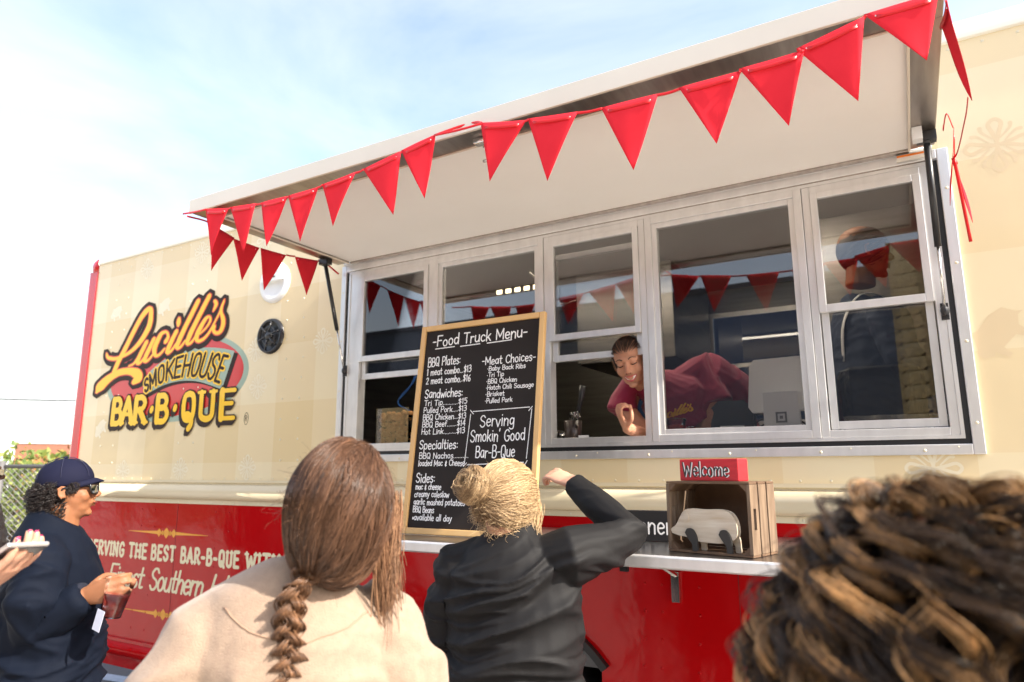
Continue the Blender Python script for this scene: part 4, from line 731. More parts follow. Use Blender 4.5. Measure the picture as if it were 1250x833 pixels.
RP = thing1('receipt_printer', (-.735, .22, 1.692), 'dark grey receipt printer beside the register', 'printer', .1)
b = MB(); b.prism([(0, 0), (.16, 0), (.16, .16), (.13, .19), (.03, .19), (0, .16)], 0, .16); b.build('housing', mat('printer_grey', (.05, .055, .06), .4), RP, bevel=.008)
b = MB(); b.box(.03, .13, -.008, -.0, .06, .09); b.build('paper_slot', wp, RP, bevel=.002)
b = MB(); b.box(-.02, .40, -.06, .2, -.0, .055); q = b.build('cash_drawer', mat('drawer_black', (.02, .02, .022), .4), bevel=.004); q.location = (-.60, .30, 1.692); tag(q, 'black cash drawer under the register and its cables', 'cash drawer')
for i, (x, c, lab) in enumerate([(-.56, (.015, .015, .015), 'tangle of black cable lying below the register'), (-.36, (.8, .8, .8), 'white charging cable curling down beside the register stand'), (-.47, (.02, .02, .02), 'black cable loops with yellow ends in front of the drawer')]):
    b = MB(); 
    for k in range(1 if i == 1 else 4):
        t = np.linspace(0, 1, 7); b.tube(crom(np.c_[x+.16*t+.01*k, .09+.02*np.sin(t*7+k)+0*t, 1.70+.055*np.abs(np.sin(t*3.1+.4*k))+(.02*k if i != 1 else .05*np.sin(t*3))], 5), .0032, 6)
    tag(b.build('cable', mat('cable%d' % i, c, .4), smooth=True), lab, 'cable', 'cables below the register')
CU = thing1('drink_cup', (-.850, .060, 1.692), 'clear plastic cup of red iced drink on the window sill', 'cup')
PL = glass('clear_plastic', (.93, .93, .93), .6); TEA = mat('red_drink', (.80, .14, .10), .1, trans=.6)
b = MB(); b.lathe([(.0, .0), (.029, .0), (.042, .11), (.042, .112)], n=28); b.build('cup_wall', PL, CU, smooth=True)
b = MB(); b.lathe([(.0, .003), (.0275, .003), (.0385, .090), (0, .090)], n=28); b.build('drink', TEA, CU, smooth=True)
b = MB(); b.lathe([(.044, .108), (.045, .114), (.040, .120), (0, .121)], n=28); b.build('lid', PL, CU, smooth=True)
UH = thing1('utensil_holder', (-1.345, .10, 1.692), 'dark cup of utensils wrapped in clear plastic on the sill by the third window', 'utensil holder')
b = MB(); b.lathe([(.0, .0), (.035, .0), (.042, .13), (.038, .13), (.032, .005)], n=20); b.build('holder', mat('holder_dark', (.05, .035, .03), .3), UH, smooth=True)
b = MB(); b.tube([(.01, 0, .10), (.045, .0, .235), (.055, 0, .29)], [.008, .013, .016], 8); b.build('handle', BLACKP, UH, smooth=True)
q = np.random.default_rng(11)
for k in range(7):
    b = MB(); P = crom(np.cumsum(q.normal(size=(6, 3))*V(.012, .008, .02), 0)+V(-.0, -.02, .11), 4); b.tube(P, np.array([(.009, .001)]*len(P)), 5); b.build('wrapper', PL, UH, smooth=True)
b = MB(); b.box(-.0, .05, -.02, -.018, 0, .06); q_ = b.build('price_tag', wp, None, bevel=.001); q_.location = (-1.30, .08, 1.692); tag(q_, 'small white card standing beside the utensil holder', 'card')
def bin_(nm, x0, x1, lab, pm_, n, r, pname):
    BN = thing1(nm, (x0, .09, 1.692), lab, 'food bin'); b = MB(); w = x1-x0
    b.box(0, w, 0, .003, 0, .24 if r > .012 else .13); b.box(0, w, .22, .223, 0, .20 if r > .012 else .13); b.box(0, .003, .003, .22, 0, .2 if r > .012 else .13); b.box(w-.003, w, .003, .22, 0, .2 if r > .012 else .13); b.build('clear_wall', PL, BN)
    qq = np.random.default_rng(5); base = None
    for i in range(n):
        x = .02+(w-.04)*((i % 6)/5.)+qq.normal()*.004; lev = i//6; z = .018+lev*r*1.75+qq.normal()*.003; y = .02+qq.random()*.02+.0*lev
        if base is None:
            b = MB()
            if r > .012: b.lathe([(0, -r*.9), (r*.8, -r*.9), (r, -r*.6), (r, r*.6), (r*.8, r*.9), (0, r*.9)], n=14)
            else: b.ell((0, 0, 0), (r*1.4, r*1.2, r*.8), 7, 5)
            o = base = b.build(pname, pm_, BN, smooth=False)
        else: o = base.copy(); col.objects.link(o)
        o.location = (x, y, z); o.rotation_euler = (qq.random()*3, qq.random()*3, qq.random()*3)
bin_('food_bin', -2.52, -2.30, 'clear bin full of golden brown tater tots behind the first window', mat('golden_tot', (.50, .24, .07), .6, noise=(60, 1., (.36, .15, .04)), bump=(150, .4, .002)), 48, .0155, 'tater_tot')
bin_('salad_bin', -2.27, -2.13, 'low clear bin of pale chopped lettuce beside the tater tots', mat('lettuce', (.45, .45, .20), .6, noise=(60, 1., (.30, .33, .10))), 60, .0115, 'lettuce_piece')
b = MB(); b.tube(crom([(-2.33, .22, 2.24), (-2.38, .24, 2.10), (-2.48, .25, 2.02), (-2.50, .25, 1.97), (-2.42, .25, 1.93)], 6), .004, 6); b.tube(crom([(-2.32, .22, 2.24), (-2.40, .24, 2.08), (-2.49, .25, 2.0)], 6), .004, 6)
tag(b.build('blue_cable', mat('cable_blue', (.02, .12, .42), .4), smooth=True), 'blue cable hanging inside the first window', 'cable')
b = MB(); b.box(0, .30, 0, .22, 0, .30); q_ = b.build('bagged_supplies', glass('bag_plastic', (.55, .53, .50), .8, .25), bevel=.05); q_.location = (-.23, .12, 1.692); tag(q_, 'clear plastic bag of supplies heaped behind the last window', 'bag')
for k in range(6): b = MB(); b.lathe([(.0, 0), (.03, 0), (.04, .10), (.036, .10)], n=16); o = b.build('paper_cup', wp, smooth=True); o.location = (-.18+.045*k, .2+.02*(k % 2), 1.70); tag(o, 'white paper cup packed inside the plastic bag, %s from the left' % ('first', 'second', 'third', 'fourth', 'fifth', 'sixth')[k], 'cup', 'cups in the plastic bag')
# ------------------------------------------------------------------ people
from mathutils import noise as mnoise
def skin(name, c, c2): return mat(name, c, .5, sss=.15, noise=(14, 1., c2), bump=(260, .08, .001), spec=.25)
SKL = skin('skin_light', (.62, .36, .25), (.56, .29, .19)); SKT = skin('skin_tan_darkened', (.33, .145, .072), (.27, .11, .052)); SKM = skin('skin_warm', (.58, .30, .19), (.50, .23, .14)); SKD = skin('skin_deep', (.075, .035, .022), (.055, .024, .015))  # tan skin darkened in colour in place of shade on the cap man
def vox(mb, name, m, parent, voxel=.006, smooth=4, disp=None, label=None):
    me = mb.mesh(name); o = bpy.data.objects.new(name, me); col.objects.link(o)
    r = o.modifiers.new('r', 'REMESH'); r.mode = 'VOXEL'; r.voxel_size = voxel; r.use_smooth_shade = True
    if smooth: s = o.modifiers.new('s', 'SMOOTH'); s.factor = .5; s.iterations = smooth
    dg = bpy.context.evaluated_depsgraph_get(); ev = o.evaluated_get(dg); nm = bpy.data.meshes.new_from_object(ev); bpy.data.objects.remove(o)
    nm.name = name; nm.materials.clear(); nm.materials.append(m)
    if disp:
        n = len(nm.vertices); co = np.empty(n*3); no = np.empty(n*3); nm.vertices.foreach_get('co', co); nm.vertices.foreach_get('normal', no)
        co = co.reshape(-1, 3); no = no.reshape(-1, 3); nm.vertices.foreach_set('co', disp(co, no).ravel()); nm.update()
    nm.shade_smooth(); o = bpy.data.objects.new(name, nm); col.objects.link(o); o.parent = parent
    if label: o['label'] = label
    return o
def folds(amp=.008, sc=(5, 5, 16), amp2=.003, seed=0., where=None):
    def f(co, no):
        v = np.empty(len(co))
        for i, p in enumerate(co):
            w = mnoise.noise((p[0]*3+seed, p[1]*3, p[2]*3))
            a = mnoise.noise((p[0]*sc[0]+seed+w*1.2, p[1]*sc[1], p[2]*sc[2]+w*2.5)); b = mnoise.noise((p[0]*22+seed, p[1]*22, p[2]*30))
            c_ = mnoise.noise((p[0]*sc[0]*1.7+9+w, p[1]*sc[1]*1.7-w, p[2]*sc[2]*1.5+w*3+4)); v[i] = amp*(1-2.6*abs(a))+.6*amp*math.exp(-(c_*7)**2)+amp2*b
        if where is not None: v *= where(co)
        return co+no*v[:, None]
    return f
from mathutils.bvhtree import BVHTree
def snap(o, P, off=.001):
    me = o.data; t = BVHTree.FromPolygons([v.co for v in me.vertices], [p.vertices for p in me.polygons]); out = []
    for p in P: c, n, _, _ = t.find_nearest(Vector(p)); out.append(np.array(c)+np.array(n)*off)
    return np.array(out)
class Fig:
    def __init__(s, x, y, head, label, H=1.68, group=None):
        s.o = V(x, y, 0); s.R = rotz(math.radians(head)); s.H = H
        s.root = empty('person', (x, y, 0), (0, 0, math.radians(head)), label, 'person', group)
    def L(s, *p): return (np.array(p, float)-s.o)@s.R          # world -> local
def H_M(yaw_=0, pitch_=0, roll_=0):                               # head rotation in body space (degrees)
    return rotz(math.radians(yaw_))@rotx(math.radians(pitch_))@roty(math.radians(roll_))
def head_blobs(mb, c, M, k=1., nose=1., jaw=1.):
    q = MB()
    q.ell((0, -.015, .03), (.074, .092, .085)); q.ell((0, .022, -.025), (.064*jaw, .066, .085)); q.ell((0, .035, -.07), (.050*jaw, .044, .038)); q.ell((0, .068, -.098), (.022, .017, .015))
    for s in (-1, 1):
        q.ell((s*.036, .056, -.030), (.026*jaw, .026, .027)); q.ell((s*.011, .099, -.034), (.0085, .009, .007)); q.ell((s*.030, .079, .0), (.015, .010, .010))
        q.ell((s*.074, -.008, -.010), (.006, .015, .025)); q.tube([(s*.078, .006, -.030), (s*.083, -.010, -.034), (s*.086, -.022, -.015), (s*.086, -.022, .008), (s*.083, -.006, .016), (s*.079, .006, .006)], .0042, 6)
    q.tube([(-.048, .066, .016), (-.025, .081, .022), (0, .085, .020), (.025, .081, .022), (.048, .066, .016)], .011, 8)
    q.tube([(0, .084, .014), (0, .094, -.008), (0, .107*nose, -.026), (0, .105*nose, -.035)], [.008, .009, .012, .010], 8)
    q.tube([(-.024, .079, -.058), (-.010, .091, -.055), (0, .0925, -.057), (.010, .091, -.055), (.024, .079, -.058)], [.003, .0055, .0055, .0055, .003], 6)
    q.tube([(-.020, .080, -.064), (0, .090, -.069), (.020, .080, -.064)], [.003, .0065, .003], 6)
    v = np.vstack(q.v)*k; mb.add(v@M.T+c, q.f)
def hand_blobs(mb, w, d, n, s=1, curl=.5, k=1., spread=.12, thumb=.6):
    """w wrist, d direction of the palm, n palm normal (curl side), s thumb side sign"""
    d = np.array(d, float); d /= np.linalg.norm(d); n = np.array(n, float); n -= (n@d)*d; n /= np.linalg.norm(n); t = np.cross(d, n)*s
    W = lambda a, b, c: w+k*(d*a+t*b+n*c)
    mb.tube([W(-.02, 0, 0), W(.02, 0, 0), W(.05, 0, .002), W(.085, 0, .004)], np.array([(.020, .026), (.017, .032), (.015, .038), (.012, .036)])*k, 12, up=n)
    tips = []
    for i, (b, ln) in enumerate(((.030, .070), (.010, .080), (-.010, .074), (-.029, .060))):
        a = curl*(1+.12*i); p = W(.082, b, .003); P = [p]; ang = a*.5; fl = (.45, .32, .25)
        dd = d+t*spread*(1.5-i)*.35
        for j in range(3):
            dir_ = dd*math.cos(ang)+n*math.sin(ang); dir_ /= np.linalg.norm(dir_); p = p+dir_*ln*fl[j]*k; P.append(p); ang += a
        mb.tube(crom(P, 3), np.linspace(.0092, .0068, 10)*k, 8); tips.append((P[-1], (P[-1]-P[-2])/np.linalg.norm(P[-1]-P[-2]), n))
    P = [W(.018, .026, .006), W(.045, .048, .014+.02*thumb), W(.070, .052-.02*thumb, .022+.03*thumb), W(.092, .046-.035*thumb, .026+.04*thumb)]
    mb.tube(crom(P, 3), np.linspace(.0125, .0085, 10)*k, 8); return tips
def strands(name, P, r, m, parent, shade, n=3, taper=True, kind=None):
    """P (N,K,3)"""
    N_, K = P.shape[:2]; T = np.gradient(P, axis=1); T /= np.linalg.norm(T, axis=2, keepdims=True)+1e-9
    up = np.array([.13, .27, .95]); a = np.cross(T, up); a /= np.linalg.norm(a, axis=2, keepdims=True)+1e-9; b = np.cross(T, a)
    rad = np.broadcast_to(np.asarray(r, float).reshape(-1, 1), (N_, K)).copy()
    if taper: rad *= np.interp(np.linspace(0, 1, K), [0, .08, .8, 1], [.7, 1, .9, .25])
    rows = [P+rad[..., None]*(a*math.cos(t)+b*math.sin(t)) for t in np.arange(n)*2*math.pi/n]
    v = np.stack(rows, 2).reshape(-1, 3)                             # N,K,n
    base = (np.arange(N_)[:, None, None]*K+np.arange(K-1)[None, :, None])*n; j = np.arange(n)[None, None, :]
    f = np.stack([base+j, base+(j+1) % n, base+n+(j+1) % n, base+n+j], -1).reshape(-1, 4)
    me = bpy.data.meshes.new(name); me.vertices.add(len(v)); me.vertices.foreach_set('co', v.astype(np.float32).ravel())
    me.loops.add(f.size); me.loops.foreach_set('vertex_index', f.astype(np.int32).ravel()); me.polygons.add(len(f)); me.polygons.foreach_set('loop_start', np.arange(0, f.size, 4, dtype=np.int32)); me.polygons.foreach_set('loop_total', np.full(len(f), 4, np.int32))
    me.update(calc_edges=True); me.materials.append(m); me.shade_smooth()
    sh = np.broadcast_to(np.asarray(shade, float).reshape(N_, -1), (N_, K)) if np.ndim(shade) else np.full((N_, K), shade)
    at_ = me.attributes.new('shade', 'FLOAT', 'POINT'); at_.data.foreach_set('value', np.repeat(sh.ravel(), n).astype(np.float32))
    o = bpy.data.objects.new(name, me); col.objects.link(o); o.parent = parent
    if kind: o['kind'] = kind
    return o
def hairmat(name, c0, c1, rough=.32): return mat(name, c0, rough, attr='shade', noise=(0, 0, c1), spec=.4)
def crown_paths(rg, n, c, rad, M, gather, crown, K=20, lift=.012, keep=None, cj=.06, gj=.05, low=1.):
    D = rg.normal(size=(n*3, 3)); D /= np.linalg.norm(D, axis=1)[:, None]; ok = (D[:, 2] > -.75) & ~((D[:, 1] > .50) & (D[:, 2] < .40))
    D = D[ok][:n]; n = len(D); g = np.array(gather, float); g /= np.linalg.norm(g); cr0 = np.array(crown, float); cr0 /= np.linalg.norm(cr0)
    C0 = cr0+rg.normal(size=(n, 3))*cj+V(0, .45, 0)*(rg.random((n, 1))-.3); G = g+rg.normal(size=(n, 3))*gj; t = np.linspace(0, 1, K)[None, :, None]
    mid = D*1.5-.25*(C0+G); P = (1-t)**2*C0[:, None]+2*t*(1-t)*mid[:, None]*1.15+t*t*G[:, None]; P /= np.linalg.norm(P, axis=2, keepdims=True)
    az = np.arctan2(D[:, 0], -D[:, 1]+.6*D[:, 2]); lock = .5+.5*np.sin(az*26+4*np.sin(az*7)); tt = np.linspace(0, 1, K)
    lf = 1+lift*(rg.random((n, 1))+1.6*lock[:, None])*np.sin(tt*3.1)[None]**.7/.1+.010*np.sin(tt[None]*11+az[:, None]*9)
    P = P*np.where(P[..., 2:] < 0, np.array([1, 1, low]), 1.); Q = P*lf[..., None]*np.array(rad); Q[:, -4:] *= np.linspace(1, .97, 4)[None, :, None]
    return Q@M.T+c, D, lock
def scalp_paths(rg, n, c, rad, M, gather, K=14, lift=.012, front=-1., jitter=.02, keep=None):
    """great-circle paths over an ellipsoid from everywhere on the scalp to the gather direction"""
    g = np.array(gather, float); g /= np.linalg.norm(g); D = rg.normal(size=(n*3, 3)); D /= np.linalg.norm(D, axis=1)[:, None]
    ok = (D[:, 2] > -.45-.0*D[:, 1]) & ~((D[:, 1] > .55) & (D[:, 2] < .35))
    if keep is not None: ok &= keep(D)
    D = D[ok][:n]; n = len(D); dot = np.clip(D@g, -1, .9999); om = np.arccos(dot); t = np.linspace(0, 1, K)
    P = (np.sin((1-t)[None]*om[:, None])[..., None]*D[:, None]+np.sin(t[None]*om[:, None])[..., None]*g)/np.sin(om)[:, None, None]
    lf = 1+rg.random((n, 1, 1))*lift/.1+jitter*np.sin(t[None, :, None]*5+rg.random((n, 1, 1))*6.28)*rg.random((n, 1, 1))
    return (P*lf*np.array(rad))@M.T+c, D
def legs_blobs(mb, H, s=1., waist=.56):
    for k in (-1, 1): mb.tube([(k*.085*s, 0, waist*H), (k*.095*s, .0, .42*H), (k*.10*s, .015, .28*H), (k*.105*s, -.005, .14*H), (k*.11*s, -.01, .05*H)], np.array([(.105, .11), (.085, .09), (.062, .065), (.052, .058), (.05, .055)])*s, 12)
def shoes(root, H):
    b = MB()
    for k in (-1, 1): b.ell((k*.11, .05, .04), (.045, .13, .042))
    for k in (-1, 1): b = MB(); b.tube([(k*.11, -.07, .045), (k*.11, .02, .05), (k*.115, .15, .035)], np.array([(.04, .04), (.045, .05), (.04, .03)]), 12); b.build('shoe', RUBBER, root, smooth=True)

# ---- A: the woman with the braid, back to the camera
A = Fig(-.900, -1.945, 46, 'woman with a long brown braid and beige sweater seen from behind')
hc = A.L(-.812, -1.950, 1.530); HM = H_M(-24, -4, 5)
b = MB(); head_blobs(b, hc, HM, .86); nb = hc+V(0, -.02, -.05); b.tube([nb+V(0, .01, 0), V(.012, -.004, 1.455), V(.01, .0, 1.41), V(.0, 0, 1.36)], [.045, .043, .045, .07], 14)
tr = [(0, 0, .86), (0, 0, .98), (0, 0, 1.12), (0, 0, 1.25), (0, -.01, 1.33), (.0, -.01, 1.39), (.01, -.01, 1.42)]
b.tube(tr, np.array([(.15, .11), (.13, .10), (.14, .10), (.155, .10), (.15, .09), (.10, .07), (.05, .05)]), 16); legs_blobs(b, 1.6, .8)
for s in (-1, 1): b.tube([(s*.15, 0, 1.34), (s*.19, -.01, 1.2), (s*.21, .02, 1.05), (s*.19, .12, .98), (s*.14, .22, 1.0)], [.045, .042, .036, .032, .025], 10); hand_blobs(b, V(s*.14, .23, 1.0), (-s*.4, 1, .1), (0, 0, 1), s, .5)
vox(b, 'body', SKL, A.root, .006, 3)
SW = mat('beige_knit', (.37, .27, .195), .95, spec=.1, noise=(90, 1., (.30, .21, .155)), bump=(420, .5, .003), sheen=.3)
b = MB(); b.tube([(0, 0, .90), (0, 0, 1.02), (0, 0, 1.16), (0, -.005, 1.28), (0, -.012, 1.365), (.0, -.014, 1.402), (.008, -.014, 1.432), (.01, -.008, 1.452)], np.array([(.165, .135), (.15, .13), (.155, .128), (.163, .124), (.155, .110), (.135, .09), (.085, .074), (.060, .064)]), 24)
for s in (-1, 1): b.tube([(s*.09, -.01, 1.380), (s*.135, -.01, 1.348), (s*.172, -.012, 1.27), (s*.192, -.01, 1.13), (s*.198, .03, 1.04), (s*.20, .13, .99), (s*.15, .21, 1.0)], [.055, .066, .068, .062, .054, .046, .04], 14)
swt = vox(b, 'sweater', SW, A.root, .0065, 9, folds(.008, (5, 5, 7), .0012, 3., lambda c: np.clip((1.385-c[:, 2])/.08, 0, 1)))
b = MB(); legs_blobs(b, 1.62, .92, .60); b.ell((0, 0, .93), (.17, .13, .09)); vox(b, 'trousers', mat('denim', (.03, .045, .09), .8, bump=(300, .3, .001)), A.root, .012, 3, folds(.006)); shoes(A.root, 1.6)
b = MB(); b.tube(snap(swt, crom([(-.120, -.09, 1.405), (-.07, -.125, 1.375), (0, -.14, 1.358), (.07, -.125, 1.370), (.120, -.09, 1.395)], 8), .0005), .0014, 6); b.build('collar_seam', mat('seam_knit', (.34, .22, .15), .9), A.root, smooth=True)
HB = hairmat('hair_brown', (.014, .007, .004), (.20, .10, .056), .30)
rg = np.random.default_rng(1); gat = (-.34, -.72, -.92)
P, D, lock = crown_paths(rg, 14000, hc+V(0, -.004, .008), (.072, .090, .100), HM, gat, (.10, -.25, 1.), 20, .007, low=1.12)
strands('hair', P, .0006, HB, A.root, np.clip(.0+.18*rg.random(len(P))+.70*lock**1.5*rg.random(len(P))+.12*(D[:, 0] > .1), 0, 1), 3)  # strand colour lightened on the right side, standing in for sun highlights
b = MB(); b.ell((0, -.012, .002), (.070, .086, .097), 24, 16); v = np.vstack(b.v)@HM.T+hc; b2 = MB(); b2.add(v, b.f); capm = mat('hair_brown_base', (.03, .013, .008), .6); cp = b2.build('scalp_hair', capm, A.root, smooth=True)
me = cp.data; bm_keep = None
g0 = hc+(np.array(gat)/np.linalg.norm(gat)*np.array((.076, .094, .106)))@HM.T
# front of the scalp cap must not cover the face: shrink it
v = np.array([x.co for x in me.vertices]); loc_ = (v-hc)@HM; msk = (loc_[:, 1] > .03) & (loc_[:, 2] < .05); loc_[msk] *= V(.8, .55, .8); v = loc_@HM.T+hc; me.vertices.foreach_set('co', v.ravel())
# braid
bx = V(.012, 0, 0)
bp = crom([g0+V(.006, .010, .02), g0+V(.0, -.010, -.020), A.L(-.80, -2.035, 1.425)+V(-.01, .01, 0), A.L(-.826, -2.05, 1.375)+bx, A.L(-.826, -2.045, 1.33)+bx, A.L(-.835, -2.045, 1.27)+bx, A.L(-.82, -2.04, 1.21)+bx, A.L(-.83, -2.04, 1.13), A.L(-.835, -2.03, 1.05)], 24)
s_ = np.r_[0, np.cumsum(np.linalg.norm(np.diff(bp, axis=0), axis=1))]; tot = s_[-1]; t = np.linspace(0, 1, 220); bp = np.stack([np.interp(t*tot, s_, bp[:, i]) for i in range(3)], 1); ph = t*tot/.074*2*math.pi
wd = np.interp(t, [0, .10, .5, .85, 1], [.010, .0120, .0150, .0145, .006])
allP, allS = [], []
side = V(1, 0, 0); back = V(0, -1, 0)
for k in range(3):
    off = side*(np.sin(ph+k*2.0944)*1.0)[:, None]*wd[:, None]+back*(np.sin(2*(ph+k*2.0944))*.62)[:, None]*wd[:, None]; core = bp+off
    for j in range(170):
        a = rg.random()*6.283; rr = math.sqrt(rg.random())*(1.0 if j % 5 else 1.7); tw = a+t*5+.25*np.sin(t*31+a*3)
        i0 = rg.integers(0, 90) if j % 3 == 0 else 0; i1 = 220-(rg.integers(0, 110) if j % 4 == 0 else 0)
        q = core+(side*(np.cos(tw)*rr)[:, None]+back*(np.sin(tw)*rr)[:, None]+V(0, 0, 1)*(.5*np.sin(tw)*rr)[:, None])*(wd*.62)[:, None]
        idx = np.linspace(i0, i1-1, 90).astype(int); allP.append(q[idx]); allS.append(.3+.65*rg.random()*abs(math.cos(a)))
strands('braid', np.array(allP), .0009, hairmat('braid_brown', (.028, .012, .007), (.32, .165, .085), .32), A.root, np.array(allS), 3)
# loose strands on the right and fly-aways
lp = []
for j in range(420):
    a = rg.random(); st = hc+(V(.060+.014*rg.random(), .015+.05*a, .0+.05*rg.random()))@HM.T; ln = .10+.11*rg.random(); ph0 = rg.random()*6
    tt = np.linspace(0, 1, 14); lp.append(st+np.c_[.010*np.sin(tt*3+ph0)+.020*tt*(rg.random()-.35), .012*tt*np.sin(ph0)+.01*np.sin(tt*4+ph0), -ln*tt-.0*tt**2])
strands('hair_lock', np.array(lp), .0008, hairmat('lock_brown', (.10, .042, .02), (.36, .20, .11), .35), A.root, rg.random(len(lp)), 3)
fl_ = []
for j in range(260):
    d = rg.normal(size=3); d[2] = abs(d[2])*.8-.2; d /= np.linalg.norm(d); st = hc+(d*V(.087, .104, .115))@HM.T; tt = np.linspace(0, 1, 10); w2 = rg.normal(size=3)*.35; w2[2] -= .4
    fl_.append(st+(d@HM.T)*(.012*np.sin(tt*2))[:, None]+w2*(.028*tt)[:, None])
strands('stray_hair', np.array(fl_), .00022, HB, A.root, .8, 3, kind='stuff')

# ---- B: blonde woman in a black jacket at the shelf
B = Fig(-1.005, -1.05, 14, 'blonde woman with a messy bun in a black jacket reaching up beside the menu board')
hc = B.L(-1.015, -1.083, 1.512); HM = H_M(-16, -14, 6)
b = MB(); head_blobs(b, hc, HM, .86); nb = hc+V(0, -.02, -.04); b.tube([nb, V(-.01, -.02, 1.42), V(0, 0, 1.35)], [.05, .055, .09], 14)
b.tube([(0, 0, .84), (0, 0, 1.0), (0, 0, 1.2), (0, 0, 1.32), (0, 0, 1.39), (0, 0, 1.41)], np.array([(.15, .12), (.14, .11), (.15, .11), (.15, .10), (.08, .06), (.05, .05)]), 16); legs_blobs(b, 1.6, .9)
shr, elr, wrr, har = B.L(-.835, -1.035, 1.37), B.L(-.735, -.845, 1.415), B.L(-.950, -.752, 1.555), B.L(-1.055, -.730, 1.60)
b.tube([shr, elr, wrr], [.045, .038, .026], 10); hd = har-wrr
hand_blobs(b, wrr+hd*.08, hd/np.linalg.norm(hd), V(-.1, .5, -.75), -1, .75, .92, thumb=.4)
b.tube([(-.15, 0, 1.36), (-.19, .02, 1.15), (-.17, .16, 1.05), (-.10, .27, 1.15)], [.045, .04, .034, .025], 10); hand_blobs(b, V(-.10, .28, 1.15), (.3, 1, .4), (0, 0, 1), -1, .4)
vox(b, 'body', SKL, B.root, .005, 2)
JK = mat('black_softshell', (.0095, .009, .0095), .66, spec=.20, bump=(350, .3, .0012), noise=(6, 1., (.013, .0125, .013)))
b = MB(); b.tube([(0, .01, .72), (0, .01, .84), (0, 0, .98), (0, -.0, 1.12), (0, -.01, 1.24), (0, -.01, 1.33), (0, -.01, 1.385), (.0, .0, 1.415), (.0, .01, 1.44)], np.array([(.20, .165), (.205, .165), (.185, .15), (.178, .14), (.185, .135), (.175, .12), (.125, .09), (.08, .075), (.068, .068)]), 24)
b.tube([V(.08, -.01, 1.355), shr, shr*.5+elr*.5+V(.0, 0, -.005), elr, elr*.45+wrr*.55, wrr], [.060, .076, .066, .058, .047, .037], 14)
b.tube([(-.08, -.01, 1.36), (-.15, -.01, 1.33), (-.19, .0, 1.24), (-.205, .03, 1.12), (-.185, .14, 1.05), (-.11, .26, 1.14)], [.058, .070, .066, .060, .052, .040], 14)
jkt = vox(b, 'jacket', JK, B.root, .0055, 5, folds(.015, (3.2, 3.2, 15), .0016, 7., lambda c: np.clip((1.42-c[:, 2])/.1, .2, 1)))
b = MB(); b.tube(crom([(-.11, -.10, 1.372), (-.12, -.135, 1.30), (-.135, -.142, 1.22)], 5), .0022, 5); 
sm = mat('jacket_seam', (.012, .012, .013), .7)
b = MB(); b.box(.155, .163, -.115, -.108, .87, .905); b.build('zip_pull', pm, B.root)
b = MB(); legs_blobs(b, 1.6, 1.05, .55); b.ell((0, .01, .86), (.18, .15, .09)); vox(b, 'trousers', mat('black_cloth', (.012, .012, .014), .7), B.root, .012, 3, folds(.006)); shoes(B.root, 1.6)
HBL = hairmat('hair_blonde', (.12, .058, .022), (.84, .60, .34), .32)
rg = np.random.default_rng(2); gat = (-.24, -.92, .10); rad = (.088, .101, .100)
P, D, lock = crown_paths(rg, 12000, hc+V(0, -.004, .008), (.074, .086, .086), HM, gat, (.15, .55, .9), 20, .010, cj=.16, gj=.09)
tq = np.linspace(0, 1, 20); P = P+(rg.normal(size=(len(P), 1, 3))*.0014+V(.005, .004, .005)*np.sin(tq[None]*5+lock[:, None]*6)[..., None])*np.sin(tq*3.14)[None, :, None]
strands('hair', P, .00055, HBL, B.root, np.clip(.02+.30*rg.random(len(P))+.75*lock**2*(.3+.7*rg.random(len(P)))-.18*(D[:, 2] < -.2), 0, 1), 3)
b = MB(); b.ell((0, -.012, .008), (.068, .078, .080), 24, 16); v = np.vstack(b.v); msk = (v[:, 1] > .03) & (v[:, 2] < .05); v[msk] *= V(.8, .5, .8); b2 = MB(); b2.add(v@HM.T+hc, b.f); b2.build('scalp_hair', mat('hair_blonde_base', (.30, .16, .07), .7), B.root, smooth=True)
gn = np.array(gat)/np.linalg.norm(gat); bc = hc+(gn*V(.090, .104, .10))@HM.T+V(-.004, -.012, .006)
ba = gn@HM.T; e1 = np.cross(ba, V(0, 0, 1)); e1 /= np.linalg.norm(e1); e2 = np.cross(ba, e1); bu = []; bs = []
for j in range(4200):
    a0 = rg.random()*6.283; ln = 1.2+rg.random()*3.2; tt = np.linspace(0, 1, 18); R_ = .008+.032*math.sqrt(rg.random()); w0 = (rg.random()-.5)*.9; tilt = rg.normal()*.6
    ang = a0+tt*ln; h_ = math.sqrt(max(.046**2-R_**2, 0))*(.3+.7*rg.random()); rr = R_*(1+.16*np.sin(ang*2+w0*5)+.08*np.sin(ang*5+a0))
    q = bc+np.outer(rr*np.cos(ang), e1)+np.outer(rr*np.sin(ang)*1.12, e2)+np.outer(h_+tilt*.018*np.sin(ang+w0*6), ba); bu.append(q); bs.append(.2+.8*rg.random()*(.5+.5*math.sin(R_*500)))
strands('hair_bun', np.array(bu), .00055, HBL, B.root, np.array(bs), 3)
b = MB(); b.ell(bc-ba*.004, (.031, .031, .031), 16, 12); b.build('bun_core', MATS['hair_blonde_base'], B.root, smooth=True)
fr_ = []
for j in range(900):
    d = rg.normal(size=3); d[1] = d[1]*.8-.2; d /= np.linalg.norm(d)
    if d[1] > .45 and d[2] < .5: continue
    st = hc+(d*V(.078, .090, .092))@HM.T; tt = np.linspace(0, 1, 14); w2 = rg.normal(size=3)*.3; w2[2] -= .35 if d[2] > -.2 else .5; L_ = (.015+.04*rg.random())*(1. if d[2] > -.3 or j % 4 == 0 else .3); ph0 = rg.random()*6
    fr_.append(st+(d@HM.T)*(.014*np.sin(tt*2.2)+.004*np.sin(tt*9+ph0))[:, None]+w2*(L_*tt)[:, None]+np.c_[.006*np.sin(tt*7+ph0), .006*np.cos(tt*6+ph0), 0*tt])
